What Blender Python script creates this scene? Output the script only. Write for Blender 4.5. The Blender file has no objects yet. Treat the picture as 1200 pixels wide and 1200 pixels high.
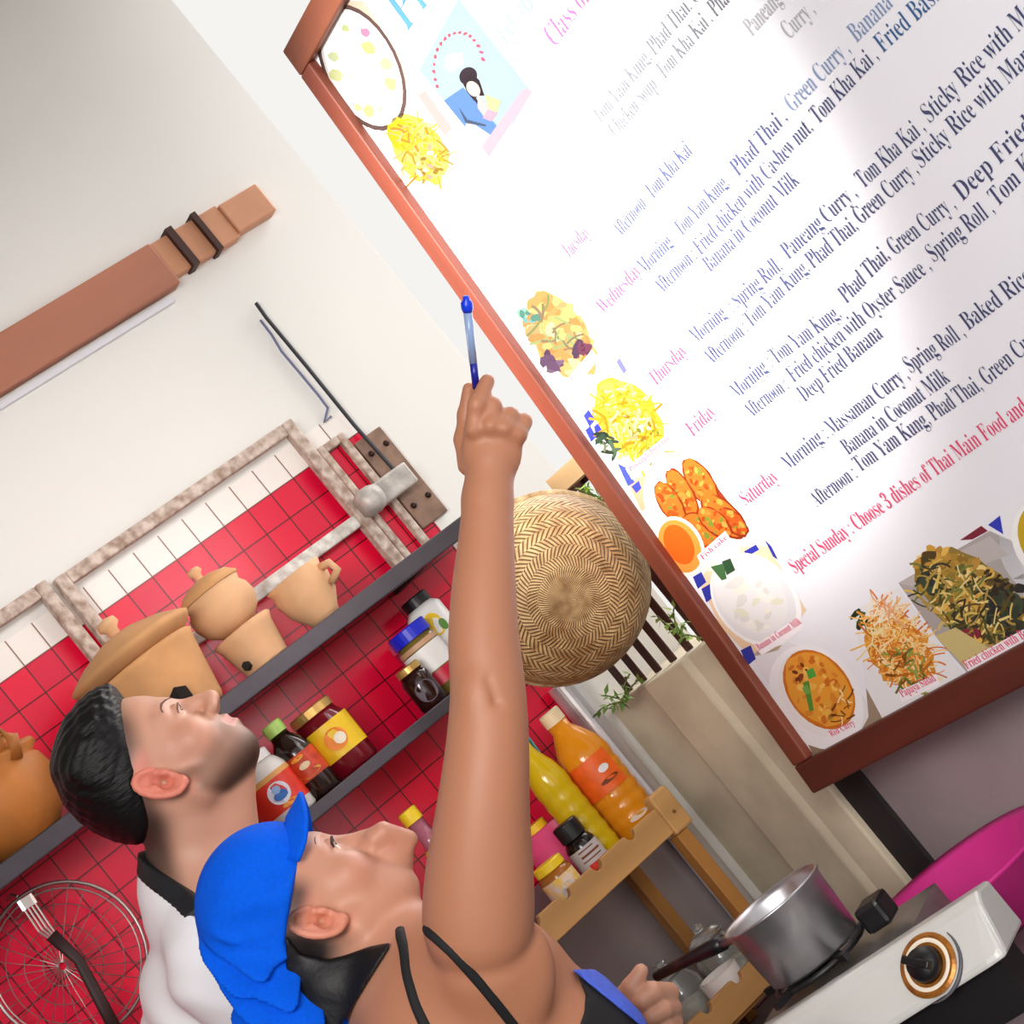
import bpy, bmesh, math, random
import numpy as np
from mathutils import Vector, Matrix

random.seed(7)
S = bpy.context.scene
COL = S.collection

# ------------------------------------------------------------------ camera
FPX = 2580.0                                   # focal length in pixels of the 1200 px frame
_L = np.array([-1150.0, -1100.0, -FPX]); _L /= np.linalg.norm(_L)
_a = math.radians(52.5)
_U = np.array([-math.cos(_a), math.sin(_a), 0.0]); _U -= _U.dot(_L) * _L; _U /= np.linalg.norm(_U)
_X = -_L; _Z = _U; _Y = np.cross(_Z, _X)
CM = np.array([_X, _Y, _Z])                    # camera axes -> room axes
CP = np.array([0.0, 0.0, 1.55])
cam = bpy.data.objects.new('camera', bpy.data.cameras.new('camera'))
COL.objects.link(cam)
mw = Matrix.Identity(4)
for r in range(3):
    for c in range(3): mw[r][c] = CM[r][c]
    mw[r][3] = CP[r]
cam.matrix_world = mw
cam.data.sensor_width = 36.0
cam.data.lens = FPX / 1200.0 * 36.0
cam.data.clip_start = 0.05
S.camera = cam

def ray(px, py): return CM @ np.array([px - 600.0, 600.0 - py, -FPX]) / FPX
def onX(px, py, x): d = ray(px, py); return CP + d * (x - CP[0]) / d[0]
def onY(px, py, y): d = ray(px, py); return CP + d * (y - CP[1]) / d[1]
def onZ(px, py, z): d = ray(px, py); return CP + d * (z - CP[2]) / d[2]
def dep(px, py, D): return CP + ray(px, py) * D
def onPl(px, py, p, n): d = ray(px, py); return CP + d * ((p - CP).dot(n) / d.dot(n))

# ------------------------------------------------------------------ sky, lamps, exposure
S.view_settings.view_transform = 'Standard'
S.view_settings.look = 'None'
S.view_settings.exposure = 0.0
S.view_settings.gamma = 1.0
world = bpy.data.worlds.new('sky'); S.world = world
world.use_nodes = True
bg = world.node_tree.nodes['Background']
bg.inputs[0].default_value = (0.875, 0.86, 0.835, 1); bg.inputs[1].default_value = 1.05

def area(name, loc, target, sx, sy, power, color):
    l = bpy.data.lights.new(name, 'AREA'); l.shape = 'RECTANGLE'; l.size = sx; l.size_y = sy
    l.energy = power; l.color = color
    o = bpy.data.objects.new(name, l); COL.objects.link(o); o.location = loc
    o.rotation_euler = (Vector(target) - Vector(loc)).to_track_quat('-Z', 'Y').to_euler()
    return o
def spot(name, loc, target, power, color, angle, blend, rad):
    l = bpy.data.lights.new(name, 'SPOT'); l.energy = power; l.color = color
    l.spot_size = math.radians(angle); l.spot_blend = blend; l.shadow_soft_size = rad
    o = bpy.data.objects.new(name, l); COL.objects.link(o); o.location = loc
    o.rotation_euler = (Vector(target) - Vector(loc)).to_track_quat('-Z', 'Y').to_euler()
    return o
area('front_key_area', (1.2, -1.6, 2.66), (-2.7, 1.3, 1.7), 2.2, 0.8, 132, (1.0, 0.975, 0.94))  # added key lamp from the camera side; no such source is seen
area('front_fill_area', (1.4, -0.6, 2.1), (-2.7, 1.4, 1.7), 2.2, 1.6, 36, (1.0, 0.97, 0.95))  # added fill lamp to brighten the tiles under the shelves
area('back_window_daylight', (-3.05, 3.0, 2.7), (-2.3, 1.0, 1.6), 1.4, 1.2, 38, (1.0, 0.98, 0.96))
spot('board_wash_spot', (-2.3, 0.3, 2.88), onPl(640, 225, dep(960, 925, 3.1), np.array([0, -math.cos(math.radians(4.5)), math.sin(math.radians(4.5))])), 900, (1.0, 0.97, 0.93), 36, 1.0, 0.06)  # spot added to wash out the upper board; no such fixture is seen

# ------------------------------------------------------------------ helpers
def lin(h):
    if not isinstance(h, str): return tuple(h)
    h = h.lstrip('#'); o = []
    for i in (0, 2, 4):
        v = int(h[i:i+2], 16) / 255.0
        o.append(v / 12.92 if v <= 0.04045 else ((v + 0.055) / 1.055) ** 2.4)
    return tuple(o)

MATS = {}
def M(name, color='#808080', rough=0.5, metal=0.0, var=0.0, scale=20.0, bump=0.0, trans=0.0, ior=1.45, spec=0.5, coat=0.0, sss=0.0, attr=None, stretch=None, col2=None):
    """a procedural Principled material: colour mottled by noise, optional bump"""
    if name in MATS: return MATS[name]
    m = bpy.data.materials.new(name); m.use_nodes = True
    nt = m.node_tree; p = nt.nodes['Principled BSDF']
    c = lin(color)
    p.inputs['Base Color'].default_value = (*c, 1)
    p.inputs['Roughness'].default_value = rough; p.inputs['Metallic'].default_value = metal
    p.inputs['Transmission Weight'].default_value = trans; p.inputs['IOR'].default_value = ior
    p.inputs['Specular IOR Level'].default_value = spec; p.inputs['Coat Weight'].default_value = coat
    if sss:
        p.inputs['Subsurface Weight'].default_value = sss
        p.inputs['Subsurface Radius'].default_value = (0.012, 0.005, 0.003); p.inputs['Subsurface Scale'].default_value = 0.6
    tc = nt.nodes.new('ShaderNodeTexCoord'); src = tc.outputs['Object']
    if stretch:
        mp = nt.nodes.new('ShaderNodeMapping'); mp.inputs['Scale'].default_value = stretch
        nt.links.new(src, mp.inputs['Vector']); src = mp.outputs[0]
    nz = nt.nodes.new('ShaderNodeTexNoise'); nz.inputs['Scale'].default_value = scale
    nz.inputs['Detail'].default_value = 5
    nt.links.new(src, nz.inputs['Vector'])
    if attr:
        at = nt.nodes.new('ShaderNodeAttribute'); at.attribute_name = attr
        nt.links.new(at.outputs['Color'], p.inputs['Base Color'])
    elif var or col2:
        mx = nt.nodes.new('ShaderNodeMix'); mx.data_type = 'RGBA'
        d = lin(col2) if col2 else tuple(max(0, x * (1 - var)) for x in c)
        mx.inputs[6].default_value = (*c, 1); mx.inputs[7].default_value = (*d, 1)
        rp = nt.nodes.new('ShaderNodeMapRange'); rp.inputs[1].default_value = 0.35; rp.inputs[2].default_value = 0.65
        nt.links.new(nz.outputs['Fac'], rp.inputs[0]); nt.links.new(rp.outputs[0], mx.inputs[0])
        nt.links.new(mx.outputs[2], p.inputs['Base Color'])
    if bump:
        b = nt.nodes.new('ShaderNodeBump'); b.inputs['Strength'].default_value = bump; b.inputs['Distance'].default_value = 0.003
        nt.links.new(nz.outputs['Fac'], b.inputs['Height']); nt.links.new(b.outputs[0], p.inputs['Normal'])
    MATS[name] = m
    return m

def link(name, me, mat, parent=None):
    for mm in (mat if isinstance(mat, (list, tuple)) else [mat]): me.materials.append(mm)
    o = bpy.data.objects.new(name, me); COL.objects.link(o)
    if parent is not None: o.parent = parent
    return o
def obj(name, bm, mat, parent=None, smooth=False, bevel=0.0, loc=None):
    bmesh.ops.recalc_face_normals(bm, faces=bm.faces[:])
    me = bpy.data.meshes.new(name); bm.to_mesh(me); bm.free()
    if smooth:
        for p in me.polygons: p.use_smooth = True
    o = link(name, me, mat, parent)
    if loc is not None: o.location = loc
    if bevel:
        b = o.modifiers.new('bevel', 'BEVEL'); b.width = bevel; b.segments = 2; b.limit_method = 'ANGLE'
    return o
def tag(o, label, cat, group=None):
    o['label'] = label; o['category'] = cat
    if group: o['group'] = group
    return o
def thing(name, label, cat, loc=(0, 0, 0), rotz=0.0, group=None):
    o = bpy.data.objects.new(name, None); COL.objects.link(o); o.empty_display_size = 0.05
    o.location = loc; o.rotation_euler = (0, 0, rotz)
    return tag(o, label, cat, group)
def struct(name, bm, mat, **k):
    o = obj(name, bm, mat, **k); o['kind'] = 'structure'; return o

def box(bm, lo, hi):
    x0, y0, z0 = lo; x1, y1, z1 = hi
    v = [bm.verts.new(p) for p in ((x0,y0,z0),(x1,y0,z0),(x1,y1,z0),(x0,y1,z0),(x0,y0,z1),(x1,y0,z1),(x1,y1,z1),(x0,y1,z1))]
    for f in ((0,3,2,1),(4,5,6,7),(0,1,5,4),(1,2,6,5),(2,3,7,6),(3,0,4,7)): bm.faces.new([v[i] for i in f])
    return bm
def boxes(*bs):
    bm = bmesh.new()
    for lo, hi in bs: box(bm, lo, hi)
    return bm
def prism(pts, axis_vec, bm=None):
    """closed polygon of 3-D points pushed along a vector"""
    bm = bm or bmesh.new(); a = Vector(axis_vec)
    v0 = [bm.verts.new(p) for p in pts]; v1 = [bm.verts.new(Vector(p) + a) for p in pts]
    n = len(pts)
    bm.faces.new(v0[::-1]); bm.faces.new(v1)
    for i in range(n): bm.faces.new((v0[i], v0[(i+1) % n], v1[(i+1) % n], v1[i]))
    return bm
def lathe(prof, n=40, bm=None, a0=0.0, a1=None, mtx=None, uv=False):
    bm = bm or bmesh.new(); full = a1 is None
    A = [a0 + (2 * math.pi * i / n if full else (a1 - a0) * i / n) for i in range(n if full else n + 1)]
    rings = []
    for r, z in prof:
        if r < 1e-6: rings.append([bm.verts.new((0, 0, z))])
        else: rings.append([bm.verts.new((r * math.cos(t), r * math.sin(t), z)) for t in A])
    m = len(A)
    for ra, rb in zip(rings, rings[1:]):
        for i in range(m if full else m - 1):
            j = (i + 1) % m
            if len(ra) == 1 and len(rb) == 1: continue
            if len(ra) == 1: bm.faces.new((ra[0], rb[i], rb[j]))
            elif len(rb) == 1: bm.faces.new((ra[i], ra[j], rb[0]))
            else: bm.faces.new((ra[i], ra[j], rb[j], rb[i]))
    if mtx is not None:
        for ring in rings:
            for v in ring: v.co = mtx @ v.co
    return bm
def tube(path, rad, n=10, bm=None, closed=False, flat=None):
    """tube along points; rad a number or list; flat=(normal, factor) squashes it"""
    bm = bm or bmesh.new(); P = [Vector(p) for p in path]; N = len(P)
    R = [rad] * N if not hasattr(rad, '__len__') else list(rad)
    rings = []; up = None
    for i in range(N):
        if closed: t = P[(i+1) % N] - P[i-1]
        else: t = P[min(i+1, N-1)] - P[max(i-1, 0)]
        t.normalize()
        if up is None:
            up = Vector((0, 0, 1)) if abs(t.z) < 0.9 else Vector((1, 0, 0))
        u = up - up.dot(t) * t
        if u.length < 1e-6: u = t.orthogonal()
        u.normalize(); w = t.cross(u); up = u
        ring = []
        for k in range(n):
            th = 2 * math.pi * k / n
            d = u * math.cos(th) * R[i] + w * math.sin(th) * R[i]
            if flat: d -= flat[0] * d.dot(flat[0]) * (1 - flat[1])
            ring.append(bm.verts.new(P[i] + d))
        rings.append(ring)
    for i in range(N if closed else N - 1):
        a, b = rings[i], rings[(i+1) % N]
        for k in range(n): bm.faces.new((a[k], a[(k+1) % n], b[(k+1) % n], b[k]))
    if not closed:
        bm.faces.new(rings[0][::-1]); bm.faces.new(rings[-1])
    return bm
def ball(bm, c, r, seg=10, sc=(1, 1, 1)):
    mtx = Matrix.Translation(c) @ Matrix.Diagonal((sc[0], sc[1], sc[2], 1))
    bmesh.ops.create_uvsphere(bm, u_segments=seg, v_segments=max(4, seg // 2), radius=r, matrix=mtx)
    return bm
def pol(r, a, z): return (r * math.cos(a), r * math.sin(a), z)
CA = math.atan2(-0.523, 0.851)                  # azimuth from which the kitchen is seen

# ------------------------------------------------------------------ the setting
XA = -3.14          # face of the tiled wall
YB = 1.80           # face of the low concrete wall
TILE = 0.0497

def wall_material():
    m = bpy.data.materials.new('tiled_plaster_wall'); m.use_nodes = True
    nt = m.node_tree; N = nt.nodes; p = N['Principled BSDF']
    def math_(op, a, b=None, cl=False):
        n = N.new('ShaderNodeMath'); n.operation = op; n.use_clamp = cl
        for i, v in enumerate((a, b)):
            if v is None: continue
            if isinstance(v, (int, float)): n.inputs[i].default_value = v
            else: nt.links.new(v, n.inputs[i])
        return n.outputs[0]
    def mix(f, a, b):
        n = N.new('ShaderNodeMix'); n.data_type = 'RGBA'
        for i, v in ((0, f), (6, a), (7, b)):
            if isinstance(v, tuple): n.inputs[i].default_value = (*v, 1) if len(v) == 3 else v
            elif isinstance(v, (int, float)): n.inputs[i].default_value = v
            else: nt.links.new(v, n.inputs[i])
        return n.outputs[2]
    g = N.new('ShaderNodeNewGeometry'); s = N.new('ShaderNodeSeparateXYZ'); nt.links.new(g.outputs['Position'], s.inputs[0])
    y, z = s.outputs[1], s.outputs[2]
    ty = math_('DIVIDE', math_('SUBTRACT', y, 0.902), TILE); tz = math_('DIVIDE', math_('SUBTRACT', z, 1.988), TILE)
    py = math_('PINGPONG', ty, 0.5); pz = math_('PINGPONG', tz, 0.5)
    line = math_('MAXIMUM', math_('LESS_THAN', py, 0.024), math_('LESS_THAN', pz, 0.022))
    cell = N.new('ShaderNodeCombineXYZ')
    nt.links.new(math_('FLOOR', ty), cell.inputs[0]); nt.links.new(math_('FLOOR', tz), cell.inputs[1])
    wn = N.new('ShaderNodeTexWhiteNoise'); wn.noise_dimensions = '2D'; nt.links.new(cell.outputs[0], wn.inputs['Vector'])
    red = mix(wn.outputs['Value'], lin('#e80c38'), lin('#d60838'))
    red = mix(line, red, lin('#5a0612'))
    wt = mix(line, lin('#f3ece6'), lin('#8f6f60'))
    nz = N.new('ShaderNodeTexNoise'); nz.inputs['Scale'].default_value = 6; nz.inputs['Detail'].default_value = 6
    nt.links.new(g.outputs['Position'], nz.inputs['Vector'])
    pl = mix(nz.outputs['Fac'], lin('#e6e4df'), lin('#e2e0db'))
    is_red = math_('MULTIPLY', math_('LESS_THAN', z, 1.988), math_('LESS_THAN', y, 1.80))
    is_row = math_('MULTIPLY', math_('LESS_THAN', z, 2.036), math_('LESS_THAN', y, 1.80))
    c = mix(is_row, pl, wt); c = mix(is_red, c, red)
    nt.links.new(c, p.inputs['Base Color'])
    nt.links.new(math_('SUBTRACT', 0.62, math_('MULTIPLY', is_row, 0.36)), p.inputs['Roughness'])
    b = N.new('ShaderNodeBump'); b.inputs['Strength'].default_value = 0.25; b.inputs['Distance'].default_value = 0.002
    nt.links.new(math_('MULTIPLY', math_('SUBTRACT', 1.0, line), is_row), b.inputs['Height']); nt.links.new(b.outputs[0], p.inputs['Normal'])
    return m

concrete = M('rough_concrete', '#ddd0b6', 0.85, var=0.28, scale=7, bump=0.25)
concrete_d = M('grey_render', '#9b8f90', 0.9, var=0.22, scale=5, bump=0.2)
plaster = M('white_plaster', '#d9d4cf', 0.9, var=0.04, scale=4)
struct('wall_left', boxes(((-3.26, -0.45, 0.0), (XA, 2.05, 2.95))), wall_material())
struct('ceiling', boxes(((-3.3, -0.2, 2.95), (-1.15, 2.3, 3.05))), M('ceiling_board', '#a39c98', 0.9, var=0.06, scale=3))
struct('blocker_wall', boxes(((-3.26, -0.55, 0.0), (-1.3, -0.45, 2.949))), M('blocker_wall_brown', '#5e5048', 0.85, var=0.2, scale=4))  # unseen wall added to keep light off the left side
struct('blocker_beam', boxes(((-1.25, -0.6, 2.52), (-1.15, 2.3, 2.949))), M('blocker_beam_brown', '#7d6f68', 0.8, var=0.2, scale=6))  # unseen beam added to shade the top of the left wall
struct('floor', boxes(((-3.3, -5.0, -0.06), (5.0, 2.3, 0.0))), M('cement_floor', '#857f7b', 0.8, var=0.2, scale=4))
# low wall with stepped pilaster faces
prof = [(-3.14, YB+0.035), (-2.968, YB+0.035), (-2.958, YB), (-2.828, YB), (-2.815, YB+0.008), (-2.757, YB+0.016), (-2.757, YB+0.45), (-3.14, YB+0.45)]
struct('wall_back', prism([(x, y, 0.0) for x, y in prof], (0, 0, 1.376)), concrete, bevel=0.004)
struct('wall_right', boxes(((-2.688, YB+0.035, 0.0), (-0.5, YB+0.45, 1.40))), concrete_d)
struct('shade_strip', boxes(((-2.756, YB+0.028, 0.0), (-2.689, YB+0.06, 1.37))), M('shade_strip_dark', '#2a2326', 0.8, var=0.3, scale=12))  # dark strip put in place of the shade beside the pillar

# wooden trim high on the tiled wall
wood_red = M('stained_board', '#b9795f', 0.6, var=0.25, scale=9, stretch=(1, 0.15, 1))
bm = boxes(((XA, 0.7, 2.352), (XA+0.03, 1.70, 2.435)))
b0 = struct('trim_1', bm, wood_red, bevel=0.004)
e = obj('trim_end', boxes(((XA, 1.845, 2.372), (XA+0.028, 1.93, 2.43)), ((XA, 1.70, 2.366), (XA+0.024, 1.845, 2.434))), M('pale_end', '#cc9270', 0.6, var=0.15, scale=12), b0, bevel=0.003)
obj('trim_band', boxes(((XA, 1.735, 2.362), (XA+0.034, 1.748, 2.44)), ((XA, 1.79, 2.362), (XA+0.034, 1.80, 2.44))), M('dark_band', '#3d2019', 0.6), b0)
struct('trim_2', boxes(((XA, 0.7, 2.335), (XA+0.012, 1.68, 2.345))), M('thin_line', '#dcdde4', 0.5))

# corner post with bracket plates
steel = M('galvanised_steel', '#dddbde', 0.3, 0.55, var=0.15, scale=12, stretch=(1, 1, 0.1))
t = thing('steel_post', 'shiny steel corner post between the red tiles and the concrete wall', 'post', (-3.112, 1.775, 0.86))
obj('pole', lathe([(0, 0), (0.024, 0), (0.024, 0.60), (0, 0.60)], 28), steel, t, smooth=False)
t = thing('bracket', 'rusty bolted bracket plate on the post at the end of the upper shelf', 'bracket', (XA, 1.80, 1.775))
rust = M('rusty_plate', '#9a7a68', 0.6, 0.2, var=0.45, scale=30, bump=0.3)
obj('plate', boxes(((0.001, -0.03, 0.02), (0.012, 0.028, 0.20))), rust, t, bevel=0.002)
for yy, zz in ((-0.018, 0.06), (0.016, 0.06), (-0.018, 0.17), (0.016, 0.17)):
    bm = bmesh.new(); ball(bm, (0.013, yy, zz), 0.0055, 10); obj('bolt', bm, M('dark_bolt', '#3a2622', 0.5, 0.6), t, smooth=True)
obj('arm', boxes(((0.024, -0.075, 0.085), (0.050, 0.0, 0.125)), ((0.012, -0.012, 0.09), (0.024, 0.0, 0.12))), M('worn_white_metal', '#cfc7c0', 0.5, 0.2, var=0.4, scale=40), t, bevel=0.004)
bm = lathe([(0, 0), (0.02, 0), (0.024, 0.012), (0.024, 0.03), (0.018, 0.04), (0, 0.04)], 20, mtx=Matrix.Translation((0.046, -0.075, 0.105)) @ Matrix.Rotation(math.radians(90), 4, 'X'))
obj('clamp', bm, MATS['worn_white_metal'], t, smooth=True)

# ------------------------------------------------------------------ shelves along the tiles
shelf_m = M('dark_grey_metal', '#4f4a50', 0.45, 0.4, var=0.15, scale=20)
def shelf(label, z0, z1, y0, y1, x1=-2.95):
    t = thing('wall_shelf', label, 'shelf', (XA, y0, z0))
    L = y1 - y0; h = z1 - z0; d = x1 - XA
    obj('board', boxes(((0.001, 0, h - 0.008), (d - 0.004, L, h))), shelf_m, t)
    obj('front_rail', boxes(((d - 0.02, 0, 0), (d, L, h + 0.002))), shelf_m, t, bevel=0.002)
    for k in range(3):
        yy = L * (0.12 + 0.38 * k)
        obj('support', boxes(((0.001, yy, 0.002), (d - 0.02, yy + 0.018, h - 0.008))), shelf_m, t)
    return t
shelf('upper dark steel wall shelf carrying the clay pots', 1.734, 1.760, 0.62, 1.80)
shelf('middle dark steel wall shelf carrying jars and sauce bottles', 1.538, 1.556, 1.10, 1.76)
ZU, ZM = 1.7625, 1.5585

# hook-hung cable by the post
bm = tube([onX(300, 355, XA + 0.012), onX(312, 372, XA + 0.012), onX(360, 430, XA + 0.012), onX(415, 498, XA + 0.012), onX(470, 560, XA + 0.012)], 0.0035, 8)
tag(obj('cable', bm, M('black_rubber', '#26242c', 0.5)), 'black cable running down the white wall to the bracket', 'cable')
bm = tube([onX(*p, XA + 0.008) for p in ((305, 375), (318, 392), (330, 412), (352, 438), (372, 462), (384, 478), (380, 495), (388, 488))], 0.0022, 8)
tag(obj('string', bm, M('blue_string', '#6d7192', 0.7)), 'thin blue grey string knotted beside the black cable', 'string')

# ------------------------------------------------------------------ old sash frames standing on the upper shelf
sash_m = M('flaking_paint_wood', '#d6c6ba', 0.8, col2='#9c8373', scale=60, bump=0.4)
def sash(label, y0, y1, ztop, zmid, x=-3.125):
    t = thing('window_sash', label, 'window frame', (x, y0, ZU), group='weathered sash frames on the upper shelf')
    L = y1 - y0; H = ztop - ZU; w = 0.021; d = 0.02
    obj('stile', boxes(((0, 0, 0), (d, w, H))), sash_m, t, bevel=0.003)
    obj('stile', boxes(((0, L - w, 0), (d, L, H))), sash_m, t, bevel=0.003)
    obj('top_rail', boxes(((0.001, w, H - w), (d - 0.001, L - w, H))), sash_m, t, bevel=0.003)
    if zmid: obj('middle_rail', boxes(((0.003, w, zmid - ZU), (d - 0.003, L - w, zmid - ZU + 0.022))), M('chipped_white_wood', '#e9e6e0', 0.8, col2='#b9aea4', scale=60, bump=0.3), t, bevel=0.003)
    return t
ya = onX(62, 682, -3.11)[1]; yb = onX(345, 497, -3.11)[1]
sash('weathered sash frame standing behind the stacked pots and bowl on the upper shelf', ya + 0.002, yb, 2.066, 1.857)
sash('weathered sash frame at the shelf end left of the paired posts, half out of view', 0.72, ya - 0.008, 2.074, 0)
t = thing('window_sash', 'narrow whitewashed frame beside the bracket at the end of the upper shelf', 'window frame', (-3.138, yb + 0.010, ZU), group='weathered sash frames on the upper shelf')
obj('stile', boxes(((0, 0, 0), (0.016, 0.014, 0.24))), sash_m, t, bevel=0.003)
obj('stile', boxes(((0, 0.045, 0), (0.016, 0.058, 0.24))), sash_m, t, bevel=0.003)
obj('top_rail', boxes(((0.001, 0.014, 0.226), (0.015, 0.045, 0.24))), sash_m, t, bevel=0.003)

# ------------------------------------------------------------------ clay pots
clay = M('terracotta', '#d09a66', 0.8, var=0.22, scale=14, bump=0.12)
clay2 = M('pale_terracotta', '#deae82', 0.8, var=0.18, scale=16, bump=0.12)
vent_dark = M('vent_dark', '#1c1512', 0.9)  # near black filling for the vent holes
def stove_pot(label, y, x, s, z, mat, group=None):
    t = thing('clay_stove', label, 'clay stove', (x, y, z), CA, group)
    obj('body', lathe([(0, 0), (0.062*s, 0), (0.066*s, 0.01*s), (0.079*s, 0.075*s), (0.084*s, 0.1*s), (0.088*s, 0.108*s), (0.083*s, 0.112*s), (0.07*s, 0.108*s), (0.062*s, 0.06*s), (0, 0.055*s)], 48), mat, t, smooth=True)
    return t
# big stove with its wide lid
y1 = onX(182, 800, -2.99)[1]
t = stove_pot('large clay charcoal stove with a black vent under a wide lid', y1, -2.985, 1.0, ZU, clay)
t.scale = (1, 1, 1)
bm = lathe([(0, 0.0), (0.012, 0), (0.018, 0.02), (0, 0.026)], 6, mtx=Matrix.Translation((0.064, 0.028, 0.026)) @ Matrix.Rotation(math.radians(80), 4, 'Y'))
obj('vent', bm, vent_dark, t)
lid = thing('pot_lid', 'wide clay lid with a small knob on the large charcoal stove', 'lid', (-2.985, y1 - 0.004, ZU + 0.1125), CA)
obj('plate', lathe([(0, 0.0), (0.085, 0.0), (0.1, 0.012), (0.104, 0.02), (0.098, 0.024), (0.07, 0.038), (0.03, 0.05), (0, 0.052)], 48), clay, lid, smooth=True)
obj('knob', lathe([(0.008, 0.05), (0.01, 0.062), (0.017, 0.068), (0.015, 0.078), (0, 0.082)], 20), clay2, lid, smooth=True)
# small stove carrying a lidded pot
y2 = onX(298, 750, -3.0)[1] - 0.006
t = thing('clay_stove', 'small clay stove with a dark hole beneath the lidded pot', 'clay stove', (-3.0, y2, ZU), CA)
obj('body', lathe([(0, 0), (0.036, 0), (0.037, 0.004), (0.046, 0.052), (0.051, 0.063), (0.047, 0.066), (0.042, 0.06), (0, 0.05)], 40), clay2, t, smooth=True)
obj('vent', lathe([(0, 0), (0.008, 0), (0.007, 0.01), (0, 0.01)], 6, mtx=Matrix.Translation((0.034, -0.022, 0.015)) @ Matrix.Rotation(math.radians(85), 4, 'Y')), vent_dark, t)
t = thing('clay_pot', 'round lidded clay pot sitting on the small clay stove', 'pot', (-3.0, y2 - 0.001, ZU + 0.0665), CA)
obj('body', lathe([(0, 0), (0.026, 0.0), (0.046, 0.016), (0.054, 0.036), (0.052, 0.052), (0.046, 0.062), (0.049, 0.07), (0.0, 0.069)], 40), clay2, t, smooth=True)
obj('lid', lathe([(0.05, 0.0705), (0.052, 0.075), (0.04, 0.087), (0.018, 0.094), (0, 0.095)], 40), clay, t, smooth=True)
obj('knob', lathe([(0.006, 0.094), (0.007, 0.102), (0.012, 0.107), (0.009, 0.114), (0, 0.116)], 16), clay2, t, smooth=True)
# bowl on a foot
y3 = onX(352, 705, -3.0)[1] + 0.016
t = thing('clay_bowl', 'open clay bowl with a side lug right of the stacked pots', 'bowl', (-3.0, y3, ZU), CA); t.scale = (0.92, 0.92, 0.95)
obj('body', lathe([(0, 0), (0.026, 0), (0.03, 0.01), (0.046, 0.034), (0.052, 0.062), (0.049, 0.078), (0.053, 0.088), (0.049, 0.088), (0.045, 0.076), (0.042, 0.04), (0, 0.015)], 40), clay2, t, smooth=True)
obj('lug', tube([pol(0.048, 1.2, 0.07), pol(0.068, 1.2, 0.066), pol(0.072, 1.2, 0.05), pol(0.05, 1.2, 0.04)], 0.007, 8), clay2, t, smooth=True)
# big brown pot at the left edge, upper shelf
y4 = onX(-8, 930, -3.0)[1]
t = thing('clay_pot', 'brown clay pot with a looped lug behind the bearded man', 'pot', (-3.0, y4, ZU), CA)
obj('body', lathe([(0, 0), (0.05, 0), (0.075, 0.03), (0.088, 0.07), (0.084, 0.095), (0.078, 0.102), (0.09, 0.11), (0.088, 0.118), (0.075, 0.112), (0.06, 0.06), (0, 0.03)], 48), M('brown_clay', '#b8702f', 0.6, var=0.25, scale=14), t, smooth=True)
obj('lug', tube([pol(0.08, 1.0, 0.10), pol(0.098, 1.0, 0.125), pol(0.082, 1.0, 0.145), pol(0.062, 1.0, 0.115)], 0.009, 8), MATS['brown_clay'], t, smooth=True)

# ------------------------------------------------------------------ jars and bottles
glass = M('clear_glass', '#f4f8f6', 0.05, trans=0.9, ior=1.3)
def band(name, r, z0, z1, mat, t, a0=None, a1=None, n=32):
    if a0 is None: bm = lathe([(r, z0), (r, z1)], n)
    else: bm = lathe([(r, z0), (r, z1)], n, a0=a0, a1=a1)
    return obj(name, bm, mat, t, smooth=True)
def patch(name, r, a, z, wa, hz, mat, t, n=20, dr=0.0008):
    """oval print wrapped round a label"""
    bm = bmesh.new(); vs = [bm.verts.new(pol(r + dr, a + wa * math.cos(2*math.pi*i/n), z + hz * math.sin(2*math.pi*i/n))) for i in range(n)]
    bm.faces.new(vs); return obj(name, bm, mat, t, smooth=False)
def vessel(name, label, cat, loc, prof, mat, cap=None, capmat=None, group=None):
    t = thing(name, label, cat, loc, 0, group)
    obj('body', lathe(prof, 36), mat, t, smooth=True)
    if cap: obj('cap', lathe(cap, 28), capmat, t, smooth=False)
    return t
def capp(r, z0, z1): return [(0, z0), (r, z0), (r, z1 - 0.002), (r - 0.002, z1), (0, z1)]
red_l = M('red_label', '#e0331f', 0.4, var=0.1, scale=60)
yel_l = M('yellow_label', '#f2c81e', 0.4, var=0.08, scale=60)
whi = M('white_plastic', '#e9e7e4', 0.4)
pap = M('white_label', '#e6e3e6', 0.5, col2='#b9b4bc', scale=160)
YM = lambda px, py, x=-3.0: onX(px, py, x)[1]
# chilli jar with red label and white oval
y = YM(318, 925)
t = vessel('jar', 'white jar with a red label and a pale oval emblem behind the blue cap', 'jar', (-3.0, y, ZM), [(0, 0), (0.038, 0), (0.041, 0.004), (0.041, 0.078), (0.034, 0.092), (0.030, 0.096), (0, 0.096)], M('milky_plastic', '#d6d3cd', 0.35), capp(0.031, 0.0965, 0.112), whi)
band('label', 0.0415, 0.018, 0.066, red_l, t); band('label_stripe', 0.0416, 0.066, 0.074, M('tan_label', '#d9a257', 0.5), t)
patch('emblem', 0.0416, CA + 0.30, 0.044, 0.42, 0.017, M('pale_emblem', '#dfe6f2', 0.4), t)
patch('emblem_wave', 0.0420, CA + 0.30, 0.040, 0.27, 0.007, M('blue_emblem', '#2f6fc0', 0.4), t)
patch('emblem_peak', 0.0420, CA + 0.27, 0.050, 0.16, 0.006, M('soft_blue', '#8fb8e2', 0.4), t)
patch('label_flash', 0.0416, CA + 0.42, 0.024, 0.32, 0.004, M('gold_print', '#f0a030', 0.4), t)
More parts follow.
